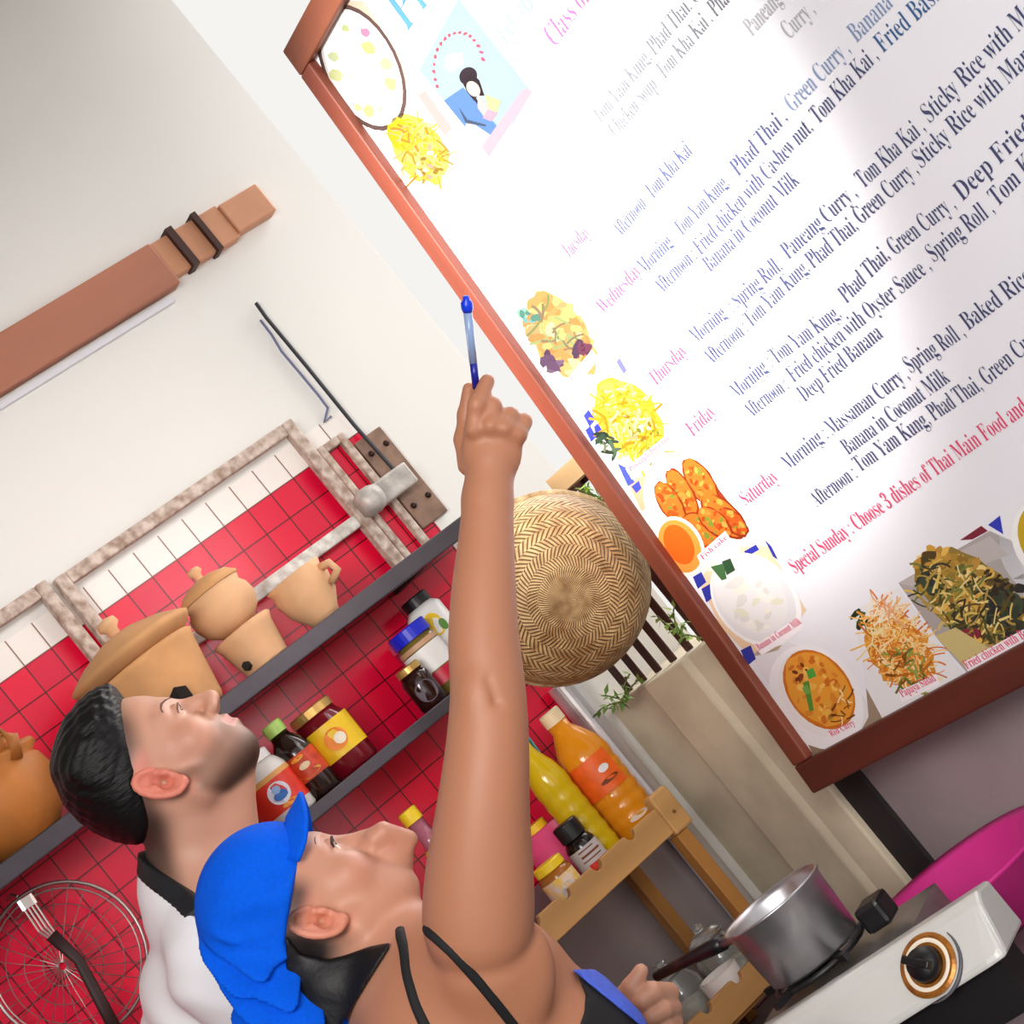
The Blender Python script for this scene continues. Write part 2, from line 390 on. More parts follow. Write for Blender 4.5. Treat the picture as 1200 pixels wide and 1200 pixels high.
# soy sauce bottle
y = YM(356, 898)
t = vessel('sauce_bottle', 'dark soy sauce bottle with a light green cap', 'bottle', (-3.0, y, ZM), [(0, 0), (0.028, 0), (0.030, 0.004), (0.030, 0.075), (0.027, 0.090), (0.016, 0.104), (0.014, 0.112), (0, 0.112)], M('soy_dark', '#24120c', 0.12, spec=0.7), capp(0.0165, 0.1125, 0.132), M('lime_plastic', '#a9d067', 0.4))
band('label', 0.0305, 0.030, 0.072, M('orange_label', '#d9481f', 0.4, col2='#b5321c', scale=70), t)
patch('label_print', 0.0306, CA, 0.038, 0.85, 0.0055, M('gold_text', '#d9b23c', 0.4), t); patch('label_print', 0.0306, CA + 0.2, 0.052, 0.3, 0.005, M('cream_text', '#ecd9b0', 0.4), t); patch('label_print', 0.0306, CA + 0.1, 0.066, 0.35, 0.0035, MATS['gold_print'], t)
# chilli paste jar with a bright yellow label
y = YM(396, 875, -3.015)
t = vessel('jar', 'glass jar of red paste with a bright yellow label and gold lid', 'jar', (-3.015, y, ZM), [(0, 0), (0.040, 0), (0.043, 0.005), (0.043, 0.078), (0.036, 0.094), (0.034, 0.10), (0, 0.10)], M('chilli_red', '#6e0d1c', 0.12, spec=0.6), capp(0.036, 0.1005, 0.115), M('gold_lid', '#c8a25c', 0.35, 0.6))
band('label', 0.0435, 0.028, 0.082, yel_l, t)
patch('label_print', 0.0436, CA + 0.25, 0.054, 0.42, 0.017, M('orange_print', '#ef8a25', 0.4), t); patch('label_print', 0.0440, CA + 0.38, 0.052, 0.22, 0.009, M('garlic_white', '#f3ead3', 0.4), t)
# small dark jar near the raised arm
y = YM(500, 812)
t = vessel('jar', 'small dark jar with a gold lid beside the raised arm', 'jar', (-3.0, y, ZM), [(0, 0), (0.022, 0), (0.024, 0.004), (0.024, 0.052), (0.019, 0.062), (0, 0.062)], M('jam_dark', '#2b1210', 0.12, spec=0.6), capp(0.021, 0.0625, 0.074), MATS['gold_lid'])
patch('label', 0.0242, CA + 0.2, 0.026, 0.75, 0.018, M('grey_label', '#5e5560', 0.5), t)
# blue lidded jar
y = YM(524, 793, -3.03)
t = vessel('jar', 'tall jar with a bright blue lid and white label', 'jar', (-3.04, y, ZM), [(0, 0), (0.032, 0), (0.034, 0.004), (0.034, 0.092), (0.03, 0.10), (0, 0.10)], M('olive_jar', '#7d6a2f', 0.2, var=0.4, scale=40), capp(0.034, 0.1005, 0.122), M('blue_lid', '#1726c8', 0.35))
band('label', 0.0345, 0.042, 0.082, whi, t); band('label_stripe', 0.0345, 0.018, 0.04, M('crimson_label', '#c01538', 0.4), t); band('label_rim', 0.0345, 0.084, 0.092, M('tan_rim', '#c59a78', 0.5), t)
# tall white jar with black cap at the arm
y = YM(548, 775, -3.08)
t = vessel('bottle', 'tall white bottle with a black cap and yellow emblem under the upper shelf', 'bottle', (-3.09, y, ZM), [(0, 0), (0.030, 0), (0.032, 0.004), (0.032, 0.128), (0.022, 0.138), (0, 0.138)], MATS['white_plastic'], capp(0.024, 0.1385, 0.156), M('black_plastic', '#17161a', 0.4))
patch('emblem', 0.0322, CA + 0.1, 0.10, 0.45, 0.02, yel_l, t); patch('emblem_leaf', 0.0326, CA + 0.45, 0.092, 0.2, 0.01, M('leaf_print', '#5a8a3a', 0.5), t)
y = YM(500, 765, -3.1)
t = vessel('tub', 'dark pink shape standing in for a reflection behind the blue lidded jar', 'tub', (-3.105, y - 0.012, ZM), [(0, 0), (0.026, 0), (0.028, 0.004), (0.03, 0.10), (0.0, 0.10)], M('reflection_pink', '#b52352', 0.4), capp(0.031, 0.1005, 0.118), M('reflection_pink_lid', '#d64a78', 0.4))  # solid shape made in place of a pink reflection in the tiles

# ------------------------------------------------------------------ slatted screen and greenery above the low wall
slat_m = M('dark_slat', '#4a2a25', 0.6, var=0.25, scale=15, stretch=(1, 1, 0.1))
t = thing('slatted_screen', 'dark upright wooden slats of a screen on top of the concrete wall', 'screen', (-2.80, 1.85, 1.3765))
for k, X0 in enumerate((-2.705, -2.757, -2.81, -2.862, -2.918, -2.972, -3.026, -3.08)):
    obj('slat', boxes(((X0 + 2.80 - 0.011, -0.002, 0), (X0 + 2.80 + 0.011, 0.002, 0.33))), slat_m, t, bevel=0.002)
obj('rail', boxes(((-0.30, 0.003, 0.30), (0.11, 0.012, 0.315))), slat_m, t)
t = thing('wooden_box', 'small pale wooden crate behind the left edge of the menu board', 'box', onY(686, 556, 1.83).tolist(), 0.2)
obj('side', boxes(((-0.045, -0.03, 0), (0.045, -0.024, 0.03)), ((-0.045, 0.024, 0), (0.045, 0.03, 0.03)), ((-0.045, -0.024, 0), (-0.039, 0.024, 0.03)), ((0.039, -0.024, 0), (0.045, 0.024, 0.03))), M('pale_wood', '#c9a678', 0.7, var=0.3, scale=20, stretch=(0.2, 1, 1)), t)
obj('bottom', boxes(((-0.039, -0.024, 0), (0.039, 0.024, 0.004))), MATS['pale_wood'], t)
leaf_m = M('leaf_green', '#86ad4c', 0.6, col2='#4f7a2c', scale=30)
leaf_l = M('leaf_pale', '#a9c65e', 0.6, col2='#6f9a3f', scale=30)
def sprig(label, base, tips, seed, mat, n=9, ls=0.016):
    rnd = random.Random(seed)
    t = thing('climbing_plant', label, 'plant', base)
    bs = bmesh.new(); bl = bmesh.new()
    for tip in tips:
        p0 = Vector((0, 0, 0)); p2 = Vector(tip); p1 = p2 * 0.5 + Vector((0, -0.006, 0.012))
        pts = [p0 * (1-s)**2 + p1 * 2*s*(1-s) + p2 * s*s for s in [i / 8 for i in range(9)]]
        tube(pts, 0.0013, 5, bs)
        for k in range(n):
            q = pts[1 + int(7.9 * k / n)]
            d = Vector((rnd.uniform(-1, 1), rnd.uniform(-1, 0.4), rnd.uniform(-.9, .8))).normalized()
            w = d.cross(Vector((rnd.random(), rnd.random(), 1))).normalized() * ls * 0.24; L = ls * rnd.uniform(0.7, 1.3)
            v = [bl.verts.new(q), bl.verts.new(q + d*L*.4 + w), bl.verts.new(q + d*L), bl.verts.new(q + d*L*.4 - w)]
            bl.faces.new(v)
    obj('stem', bs, M('stem_green', '#6f7f3a', 0.7), t); f = obj('foliage', bl, mat, t); f['kind'] = 'stuff'
def sp(px, py, y, label, seed, tips, mat=None, n=9, ls=0.016):
    b = onY(px, py, y)
    sprig(label, b.tolist(), [(onY(*q, y + random.uniform(-.02, .0)) - b).tolist() for q in tips], seed, mat or leaf_m, n, ls)
sp(735, 822, 1.79, 'green sprig drooping over the concrete wall under the basket', 3, [(705, 815), (720, 830), (752, 795), (700, 835), (738, 790)], leaf_m, 12)
sp(800, 745, 1.835, 'pale leafy sprig between the dark slats and the menu board', 5, [(770, 722), (822, 748), (790, 712), (806, 728)], leaf_l, 10)
sp(700, 590, 1.80, 'pale green leaves above the basket beside the board edge', 8, [(690, 565), (706, 600), (718, 598), (684, 572), (715, 580)], leaf_l, 10)

# ------------------------------------------------------------------ woven basket
def weave():
    m = bpy.data.materials.new('woven_bamboo'); m.use_nodes = True
    nt = m.node_tree; N = nt.nodes; p = N['Principled BSDF']; p.inputs['Roughness'].default_value = 0.55
    uv = N.new('ShaderNodeAttribute'); uv.attribute_name = 'weave'
    sp_ = N.new('ShaderNodeSeparateXYZ'); nt.links.new(uv.outputs['Vector'], sp_.inputs[0])
    def ma(op, a, b=None):
        n = N.new('ShaderNodeMath'); n.operation = op
        for i, v in enumerate((a, b)):
            if v is None: continue
            if isinstance(v, (int, float)): n.inputs[i].default_value = v
            else: nt.links.new(v, n.inputs[i])
        return n.outputs[0]
    u, v = sp_.outputs[0], sp_.outputs[1]
    # herringbone: bands of slanted splints, slant alternating from band to band
    bandn = ma('FLOOR', v); par = ma('MODULO', bandn, 2.0)
    sgn = ma('SUBTRACT', ma('MULTIPLY', par, 2.0), 1.0)
    fr = ma('FRACT', v)
    sl = ma('PINGPONG', ma('ADD', u, ma('MULTIPLY', ma('MULTIPLY', fr, sgn), 1.5)), 0.5)
    edge = ma('MULTIPLY', ma('MINIMUM', ma('MULTIPLY', sl, 4.0), 1.0), 1.0)
    nz = N.new('ShaderNodeTexNoise'); nz.inputs['Scale'].default_value = 9; nz.inputs['Detail'].default_value = 4
    tc = N.new('ShaderNodeTexCoord'); nt.links.new(tc.outputs['Object'], nz.inputs['Vector'])
    nz2 = N.new('ShaderNodeTexNoise'); nz2.inputs['Scale'].default_value = 70; nt.links.new(tc.outputs['Object'], nz2.inputs['Vector'])
    r1 = N.new('ShaderNodeValToRGB'); e = r1.color_ramp.elements
    e[0].position = 0.36; e[0].color = (*lin('#9a6f40'), 1); e[1].position = 0.62; e[1].color = (*lin('#e0bd86'), 1)
    nt.links.new(ma('ADD', ma('MULTIPLY', nz.outputs['Fac'], 0.6), ma('MULTIPLY', nz2.outputs['Fac'], 0.4)), r1.inputs[0])
    mx = N.new('ShaderNodeMix'); mx.data_type = 'RGBA'; mx.inputs[6].default_value = (*lin('#7d5a32'), 1)
    nt.links.new(edge, mx.inputs[0]); nt.links.new(r1.outputs[0], mx.inputs[7]); nt.links.new(mx.outputs[2], p.inputs['Base Color'])
    b = N.new('ShaderNodeBump'); b.inputs['Strength'].default_value = 0.9; b.inputs['Distance'].default_value = 0.004
    nt.links.new(edge, b.inputs['Height']); nt.links.new(b.outputs[0], p.inputs['Normal'])
    return m
bc = dep(650, 690, 3.2); ax = Vector((CM @ np.array([0.20, -0.10, 1.0])).tolist()).normalized()
t = thing('woven_basket', 'round woven bamboo basket hanging bottom out beside the raised arm', 'basket', bc.tolist())
rot = ax.to_track_quat('Z', 'Y').to_matrix().to_4x4()
R0, H0 = 0.140, 0.095
prof_b = [(R0 * math.cos(s) ** 0.62 if s < 1.5 else 0.0, H0 * math.sin(s)) for s in [i * (math.pi/2) / 18 for i in range(19)]]
bm = lathe(prof_b, 72, mtx=rot)
o = obj('bowl', bm, weave(), t, smooth=True)
inv = rot.inverted(); at_ = o.data.attributes.new('weave', 'FLOAT_VECTOR', 'CORNER')
vals = np.zeros(len(o.data.loops) * 3, 'f')
for poly in o.data.polygons:
    cs = [inv @ o.data.vertices[o.data.loops[li].vertex_index].co for li in poly.loop_indices]
    ang = [math.atan2(c.y, c.x) for c in cs]
    ref = max(ang) - min(ang) > 3
    for li, c, a in zip(poly.loop_indices, cs, ang):
        if ref and a < 0: a += 2 * math.pi
        arc = math.atan2(c.z / H0, math.hypot(c.x, c.y) / R0)
        vals[li*3] = a / (2*math.pi) * 72; vals[li*3+1] = arc / (math.pi/2) * 15
at_.data.foreach_set('vector', vals)
obj('inner_shell', lathe([(r*0.96, z*0.95 - 0.001) for r, z in prof_b], 48, mtx=rot), M('inner_bamboo', '#a98552', 0.7, var=0.3, scale=40), t, smooth=True)
bm = tube([rot @ Vector(pol(R0, 2*math.pi*i/48, 0.0)) for i in range(48)], 0.0055, 8, closed=True)
obj('rim', bm, M('rim_cane', '#cdb187', 0.6, col2='#8a6c44', scale=60), t, smooth=True)

# ------------------------------------------------------------------ counter, wooden rack and what stands on it
ZC = 0.86
struct('trim_3', boxes(((-3.136, 1.18, 0.862), (-3.132, 1.80, 1.24))), M('dull_stainless', '#b3aaac', 0.34, 0.6, var=0.25, scale=5, stretch=(1, 1, 0.15)))
t = thing('counter', 'grey purple cement counter under the stove and the wooden rack', 'counter', (-2.0, 1.2, 0.0))
obj('top', boxes(((-1.135, 0.0, 0.81), (1.2, 0.60, ZC))), M('counter_cement', '#8d7c80', 0.75, var=0.3, scale=9, bump=0.15), t, bevel=0.004)
obj('base', boxes(((-1.10, 0.04, 0.0), (1.15, 0.58, 0.81))), concrete_d, t)
rw = M('rack_wood', '#d2a062', 0.55, var=0.25, scale=16, stretch=(1, 0.12, 1))
rwd = M('rack_wood_dark', '#b9803f', 0.55, var=0.3, scale=16, stretch=(1, 1, 0.12))
t = thing('wooden_rack', 'two tier wooden rack with half round notches along its rails', 'rack', (-2.89, 1.20, ZC + 0.001))
RY = 0.44; RZ = 1.190 - ZC
def notched(z0, z1, ys, x=0.0, d=0.012):
    pts = [(x, 0.0, z0), (x, RY, z0), (x, RY, z1)]
    for yc in sorted(ys, reverse=True):
        for k in range(9):
            a = math.pi * k / 8
            pts.append((x, yc + 0.010 * math.cos(a), z1 - 0.012 * math.sin(a)))
    pts.append((x, 0.0, z1))
    return prism(pts, (-d, 0, 0))
ny = [onX(741, 981, -2.89)[1] - 1.20, onX(700, 1014, -2.89)[1] - 1.20, onX(661, 1045, -2.89)[1] - 1.20, onX(623, 1075, -2.89)[1] - 1.20]
obj('front_rail', notched(RZ - 0.006, RZ + 0.040, ny), rw, t, bevel=0.0015)
ny2 = [onX(868, 1150, -2.89)[1] - 1.20, onX(828, 1180, -2.89)[1] - 1.20, 0.17, 0.06]
obj('lower_rail', notched(0.062, 0.108, ny2), rw, t, bevel=0.0015)
obj('upper_shelf', boxes(((-0.225, 0.0, RZ - 0.006), (-0.013, RY, RZ + 0.002))), rwd, t)
obj('lower_shelf', boxes(((-0.225, 0.0, 0.055), (-0.013, RY, 0.063))), rwd, t)
bm = boxes(((-0.004, RY, 0.0), (0.016, RY + 0.028, RZ + 0.052)))
obj('post', boxes(((-0.020, RY, RZ - 0.012), (0.004, RY + 0.038, RZ + 0.058))), rw, t, bevel=0.004); bm.free()
obj('leg', boxes(((-0.030, RY + 0.002, 0.0), (-0.004, RY + 0.026, RZ - 0.0125))), rwd, t, bevel=0.002)
obj('leg', boxes(((-0.225, RY + 0.002, 0.0), (-0.200, RY + 0.026, RZ + 0.03))), rwd, t, bevel=0.002)
obj('leg', boxes(((-0.028, -0.026, 0.0), (-0.004, -0.002, RZ + 0.04))), rwd, t, bevel=0.002)
obj('leg', boxes(((-0.225, -0.026, 0.0), (-0.200, -0.002, RZ + 0.03))), rwd, t, bevel=0.002)
bm = bmesh.new(); ball(bm, (0.005, RY + 0.02, RZ + 0.018), 0.003); obj('peg', bm, M('peg_dark', '#7d5326', 0.6), t)
ZR = ZC + 0.001 + RZ + 0.0025
oil = M('cooking_oil', '#f39a1e', 0.1, trans=0.12, ior=1.4, var=0.15, scale=6)
oil2 = M('yellow_oil', '#e3bf16', 0.1, trans=0.1, ior=1.4, var=0.15, scale=6)
def ribbed(r, h, neck, nr=6):
    P = [(0, 0), (r*0.9, 0), (r, 0.006)]
    z0, z1 = 0.02, h * 0.62
    for k in range(nr * 4 + 1):
        P.append((r * (1 - 0.045 * (0.5 - 0.5 * math.cos(2 * math.pi * k / 4))), z0 + (z1 - z0) * k / (nr * 4)))
    P += [(r, h * 0.66), (r * 0.86, h * 0.76), (r * 0.55, h * 0.86), (neck, h * 0.9), (neck, h * 0.955), (0, h * 0.955)]
    return P
y = YM(634, 905, -2.985)
h = 0.248
t = vessel('oil_bottle', 'yellow oil bottle with a bright yellow cap behind the rack rail', 'bottle', (-2.985, y, ZR), ribbed(0.030, h, 0.015), oil2, capp(0.0175, h*0.956, h*0.956+0.026), M('yellow_cap', '#f5d327', 0.4))
h = 0.236; y = YM(701, 908, -2.99)
t = vessel('oil_bottle', 'larger orange oil bottle nearest the steel post', 'bottle', (-2.99, y, ZR), ribbed(0.042, h, 0.017), oil, capp(0.018, h*0.956, h*0.956+0.022), M('cream_cap', '#f0d9b0', 0.4))
orp = M('orange_film', '#f4661d', 0.35, var=0.15, scale=50)
band('label', 0.0424, h*0.40, h*0.66, orp, t, CA - 1.0, CA + 0.9); patch('label_print', 0.0428, CA + 0.35, h*0.55, 0.22, 0.006, whi, t); patch('label_print', 0.0428, CA + 0.3, h*0.47, 0.4, 0.004, M('dark_print', '#7a3a1a', 0.5), t)
patch('label_print', 0.0424, CA + 0.3, h*0.17, 0.42, 0.005, M('pale_print', '#e8d2b8', 0.5), t); band('lower_label', 0.0424, h*0.05, h*0.12, orp, t, CA - 0.2, CA + 0.9)
y = YM(676, 985, -2.945)
t = vessel('sauce_bottle', 'short black sauce bottle with a black cap and grey red label', 'bottle', (-2.945, y, ZR), [(0, 0), (0.023, 0), (0.025, 0.004), (0.025, 0.068), (0.021, 0.076), (0.018, 0.080), (0, 0.080)], M('black_sauce', '#14110f', 0.15, spec=0.6), capp(0.021, 0.0805, 0.108), MATS['black_plastic'])
band('label', 0.0254, 0.030, 0.064, M('grey_red_label', '#c6c0bf', 0.5, var=0.06, scale=40), t); band('label_stripe', 0.0256, 0.024, 0.036, red_l, t, CA - 0.3, CA + 1.2); band('label_print', 0.0257, 0.042, 0.044, MATS['dark_print'], t, CA - 0.5, CA + 0.9); band('label_print', 0.0257, 0.049, 0.0525, MATS['dark_print'], t, CA - 0.4, CA + 1.0); band('label_print', 0.0257, 0.058, 0.060, MATS['dark_print'], t, CA - 0.4, CA + 0.7)
y = YM(648, 1022, -2.94)
t = vessel('jar', 'small jar with a white and yellow label at the rack end by the bare shoulder', 'jar', (-2.94, y, ZR), [(0, 0), (0.026, 0), (0.028, 0.004), (0.028, 0.060), (0.024, 0.068), (0, 0.068)], M('amber_jar', '#a5641f', 0.2), capp(0.025, 0.0685, 0.082), MATS['yellow_cap'])
band('label', 0.0284, 0.010, 0.056, M('yellow_white_label', '#efc640', 0.45, col2='#e3d7dc', scale=55), t); patch('label_print', 0.0286, CA + 0.3, 0.03, 0.5, 0.014, pap, t)
y = YM(640, 960, -3.07)
t = vessel('tub', 'bright pink plastic tub with a yellow lid behind the black sauce bottle', 'tub', (-3.06, y - 0.03, ZR), [(0, 0), (0.034, 0), (0.036, 0.005), (0.038, 0.115), (0, 0.115)], M('bright_pink', '#ff5c93', 0.4, var=0.1, scale=20), [(0, 0.1155), (0.02, 0.1155), (0.02, 0.128), (0, 0.128)], MATS['yellow_cap'])
y = YM(640, 815, -3.06)
t = vessel('beaker', 'tall beaker of magenta and teal sticks behind the oil bottles', 'cup', (-3.06, 1.614, ZR), [(0, 0), (0.020, 0), (0.023, 0.16), (0.021, 0.16), (0.018, 0.01), (0, 0.01)], M('purple_beaker', '#472a5c', 0.3))
for k, cc in enumerate(('#e0246f', '#1fa3a0', '#d8208a', '#3a2a50', '#e0246f', '#1b8f9c', '#2a1c22')):
    a = k * 0.9; r_ = 0.014
    obj('stick', tube([pol(0.010, a, 0.02), pol(0.022, a, 0.235 + 0.012 * (k % 3))], 0.0042, 8), M('stick_' + cc[1:], cc, 0.4), t, smooth=True)
# tall fish sauce bottle seen between fist and arm
y = YM(492, 965, -3.0)
t = vessel('sauce_bottle', 'slim clear bottle with a yellow cap between the fist and the raised arm', 'bottle', (-3.0, y - 0.005, ZR), [(0, 0), (0.026, 0), (0.028, 0.005), (0.028, 0.15), (0.022, 0.18), (0.0125, 0.215), (0.0125, 0.25), (0, 0.25)], M('pinkish_clear', '#c7788c', 0.1, trans=0.3), capp(0.0155, 0.2505, 0.272), MATS['yellow_cap'])
band('label', 0.0285, 0.05, 0.148, whi, t); lab = obj('neck_label', lathe([(0.0275, 0.155), (0.0225, 0.181), (0.017, 0.205)], 28), M('yellow_neck_label', '#f3dc3a', 0.4, col2='#f0a824', scale=70), t, smooth=True)
# glass jars and a white mug on the lower shelf
ZL = ZC + 0.001 + 0.0645
def glass_jar(px, py, r, h, label):
    y = YM(px, py, -3.02)
    t = thing('glass_jar', label, 'jar', (-3.02, y, ZL), 0, 'glass jars on the lower rack shelf')
    obj('body', lathe([(0, 0), (r*0.9, 0), (r, 0.005), (r, h*0.55), (r*0.72, h*0.72), (r*0.72, h*0.76), (r*0.66, h*0.76), (r*0.66, h*0.70), (r*0.93, h*0.53), (r*0.93, 0.01), (0, 0.008)], 32), glass, t, smooth=True)
    obj('lid', lathe([(0, h*0.765), (r*0.78, h*0.765), (r*0.78, h*0.80), (r*0.5, h*0.87), (r*0.2, h*0.9), (r*0.18, h*0.93), (r*0.28, h*0.97), (0, h)], 32), glass, t, smooth=True)
    obj('contents', lathe([(0, 0.0105), (r*0.9, 0.0105), (r*0.9, h*0.34), (0, h*0.36)], 24), M('pale_spice', '#ece5da', 0.9, var=0.3, scale=60), t, smooth=True)
glass_jar(762, 1118, 0.039, 0.118, 'left glass jar with a stopper lid behind the pan handle')
glass_jar(822, 1094, 0.039, 0.118, 'right glass jar with a stopper lid nearest the rack leg')
y = YM(846, 1148, -2.95)
t = thing('mug', 'white enamel mug on the lower rack shelf under the pan handle', 'mug', (-2.950, y, ZL), 0.3)
obj('body', lathe([(0, 0), (0.030, 0), (0.032, 0.004), (0.034, 0.055), (0.031, 0.055), (0.028, 0.006), (0, 0.006)], 36), M('enamel_white', '#efeae4', 0.25), t, smooth=True)

# ------------------------------------------------------------------ stove, pan, basin
P = onZ(1142, 1047, 1.0); Q = onZ(960, 1165, 1.0)
ang = math.atan2(P[1] - Q[1], P[0] - Q[0])
t = thing('gas_stove', 'white tabletop gas stove with a black knob on its sloping front', 'stove', (P[0], P[1], ZC + 0.001), ang)
zt = 1.0 - ZC; zb = 0.935 - ZC; W = 0.36; Dp = 0.048
enam = M('stove_enamel', '#cfcfcb', 0.28, 0.1, var=0.06, scale=6)
bm = bmesh.new()
def sec(x, sh):
    return [bm.verts.new(p) for p in ((x, -0.052 + sh, zb - 0.004), (x, -0.050 + sh, zb + 0.006), (x, -0.012, zt - 0.010), (x, 0.004, zt), (x, Dp, zt - 0.006), (x, Dp, zb - 0.006))]
secs = [sec(0.004, 0.010), sec(-0.003, 0.003), sec(-0.02, 0.0), sec(-W + 0.02, 0.0), sec(-W, 0.006)]
for sa, sb in zip(secs, secs[1:]):
    for i in range(6): bm.faces.new((sa[i], sa[(i+1) % 6], sb[(i+1) % 6], sb[i]))
bm.faces.new(secs[0]); bm.faces.new(secs[-1][::-1])
obj('body', bm, enam, t, smooth=False, bevel=0.006)
obj('base', boxes(((-W + 0.02, -0.02, 0.0), (-0.02, Dp - 0.005, zb - 0.006)), ((-W + 0.005, Dp, 0.0), (-0.125, 0.185, zb - 0.006))), M('stove_black', '#131214', 0.4), t)  # solid black block stands in for the shaded gap under the stove
fn = Vector((0, -(zt - 0.010 - zb - 0.006), 0.038)).normalized()         # front panel normal
def on_panel(x, s): return Vector((x, -0.050 + 0.038 * s, zb + 0.006 + (zt - 0.016 - zb) * s))
fr = fn.to_track_quat('Z', 'Y').to_matrix().to_4x4()
kx = (Vector(onZ(1085, 1138, 0.967).tolist()) - Vector((P[0], P[1], 0.967)))
kx = kx.x * math.cos(ang) + kx.y * math.sin(ang)
kc = on_panel(kx, 0.5)
T = Matrix.Translation(kc + fn * 0.0005) @ fr
dial = obj('dial', lathe([(0.0, 0), (0.0375, 0), (0.038, 0.002), (0.034, 0.004), (0.0, 0.004)], 40, mtx=T), M('brass_dial', '#b3742c', 0.35, 0.5, col2='#8a5520', scale=60), t, smooth=False)
obj('dial_ring', lathe([(0.026, 0.0042), (0.0285, 0.0052), (0.031, 0.0042)], 40, mtx=T), M('cream_ring', '#e8dcc8', 0.4), t, smooth=True)
kn = obj('knob', lathe([(0.0, 0.0045), (0.022, 0.0045), (0.021, 0.012), (0.018, 0.02), (0.0, 0.022)], 36, mtx=T), MATS['stove_black'], t, smooth=True)
bm = boxes(((-0.005, -0.019, 0.020), (0.005, 0.019, 0.030)))
for v in bm.verts: v.co = T @ (Matrix.Rotation(0.9, 4, 'Z') @ v.co)
obj('grip', bm, MATS['stove_black'], kn, bevel=0.002)
bm = tube([T @ Vector(pol(0.044, a, 0.0012)) for a in [(-1.9 + 2.4 * k / 14) for k in range(15)]], [0.0008 + 0.0018 * math.sin(math.pi * k / 14) for k in range(15)], 6)
obj('swoosh', bm, M('grey_swoosh', '#54535a', 0.4), t, smooth=True)
tray = obj('tray', boxes(((-W, Dp + 0.001, zb - 0.005), (-0.118, 0.19, zt - 0.008))), M('tray_steel', '#a9a6a4', 0.3, 0.8, var=0.2, scale=20), t)
# pan support of black iron
pb = onZ(957, 1122, 1.015); v = pb - P; px_ = v[0]*math.cos(ang) + v[1]*math.sin(ang); py_ = -v[0]*math.sin(ang) + v[1]*math.cos(ang)
iron = MATS['stove_black']
bm = tube([pol(0.066, 2*math.pi*i/28, 0) for i in range(28)], 0.004, 8, closed=True)
for v in bm.verts: v.co += Vector((px_, py_, zt + 0.0085))
obj('grate_ring', bm, iron, t, smooth=True)
for k in range(5):
    a = k * 2 * math.pi / 5 + 0.5
    c, s = math.cos(a), math.sin(a)
    pts = [(px_ + c*r - s*w, py_ + s*r + c*w, 0) for r, w in ((0.03, -0.004), (0.095, -0.004), (0.095, 0.004), (0.03, 0.004))]
    obj('grate_arm', prism([(x, y, zt + 0.0045) for x, y, _ in pts], (0, 0, 0.0095)), iron, t)
obj('burner', lathe([(0, 0), (0.03, 0), (0.028, 0.006), (0, 0.008)], 28, mtx=Matrix.Translation((px_, py_, zt - 0.0015))), iron, t)
obj('guard', boxes(((px_ + 0.080, py_ - 0.010, zt + 0.0005), (px_ + 0.118, py_ + 0.034, zt + 0.036))), iron, t, bevel=0.006)
# saucepan
alu = M('brushed_aluminium', '#b9b9bc', 0.34, 0.92, var=0.12, scale=9, stretch=(0.3, 0.3, 6))
pz = ZC + 0.001 + zt + 0.0145
t = thing('saucepan', 'dented aluminium saucepan on the gas stove', 'saucepan', (pb[0], pb[1], pz))
obj('pan', lathe([(0, 0), (0.060, 0), (0.066, 0.004), (0.0705, 0.082), (0.074, 0.088), (0.074, 0.091), (0.0695, 0.090), (0.066, 0.082), (0.062, 0.008), (0, 0.005)], 56), alu, t, smooth=True)
hd = onZ(772, 1148, pz + 0.072) - pb; ha = math.atan2(hd[1], hd[0]); hl = math.hypot(hd[0], hd[1])
zz = 0.068
obj('bracket', tube([pol(0.068, ha, zz), pol(0.08, ha, zz + 0.002), pol(0.125, ha, zz + 0.006)], [0.011, 0.010, 0.009], 10, flat=(Vector((0, 0, 1)), 0.7)), alu, t, smooth=True)
obj('grip', tube([pol(0.118, ha, zz + 0.005), pol(0.14, ha, zz + 0.006), pol(0.19, ha, zz + 0.008), pol(max(0.2, hl), ha, zz + 0.009)], [0.0105, 0.011, 0.0085, 0.0065], 12), M('black_handle', '#17151a', 0.35), t, smooth=True)
# pink basin
t = thing('basin', 'magenta pink plastic basin behind the stove under the board', 'basin', (-2.445, 1.668, ZC + 0.001))
obj('bowl', lathe([(0, 0), (0.10, 0), (0.112, 0.006), (0.150, 0.078), (0.161, 0.083), (0.160, 0.087), (0.146, 0.080), (0.106, 0.009), (0, 0.005)], 64), M('pink_plastic', '#d8348f', 0.35, var=0.08, scale=5), t, smooth=True)

# ------------------------------------------------------------------ round wire skimmer and spatula on the tiles
wire = M('tinned_wire', '#a79c98', 0.35, 0.85)
sc_ = onX(78, 1128, -3.10); r0 = 0.112
t = thing('wire_basket', 'round wire frying basket hanging on the red tiles at left', 'wire basket', (XA + 0.003, sc_[1], sc_[2]))
def circ(r, x, rad, n=56): return tube([(x, r*math.cos(2*math.pi*i/n), r*math.sin(2*math.pi*i/n)) for i in range(n)], rad, 8, closed=True)
obj('rim', circ(r0, 0.05, 0.0028), wire, t, smooth=True)
obj('rim', circ(r0 * 0.93, 0.045, 0.0014), wire, t, smooth=True)
bm = bmesh.new()
for k in range(28):
    a = math.pi * 2 * k / 28
    tube([(0.05 - 0.042 * math.sin(math.pi/2 * (1 - q)) , r0*q*math.cos(a), r0*q*math.sin(a)) for q in (1, .85, .6, .3, .05)], 0.0007, 5, bm)
for q in (0.25, 0.5, 0.75): tube([(0.05 - 0.042 * math.sin(math.pi/2 * (1 - q)), r0*q*math.cos(2*math.pi*i/40), r0*q*math.sin(2*math.pi*i/40)) for i in range(40)], 0.0007, 5, bm, closed=True)
obj('mesh', bm, wire, t)
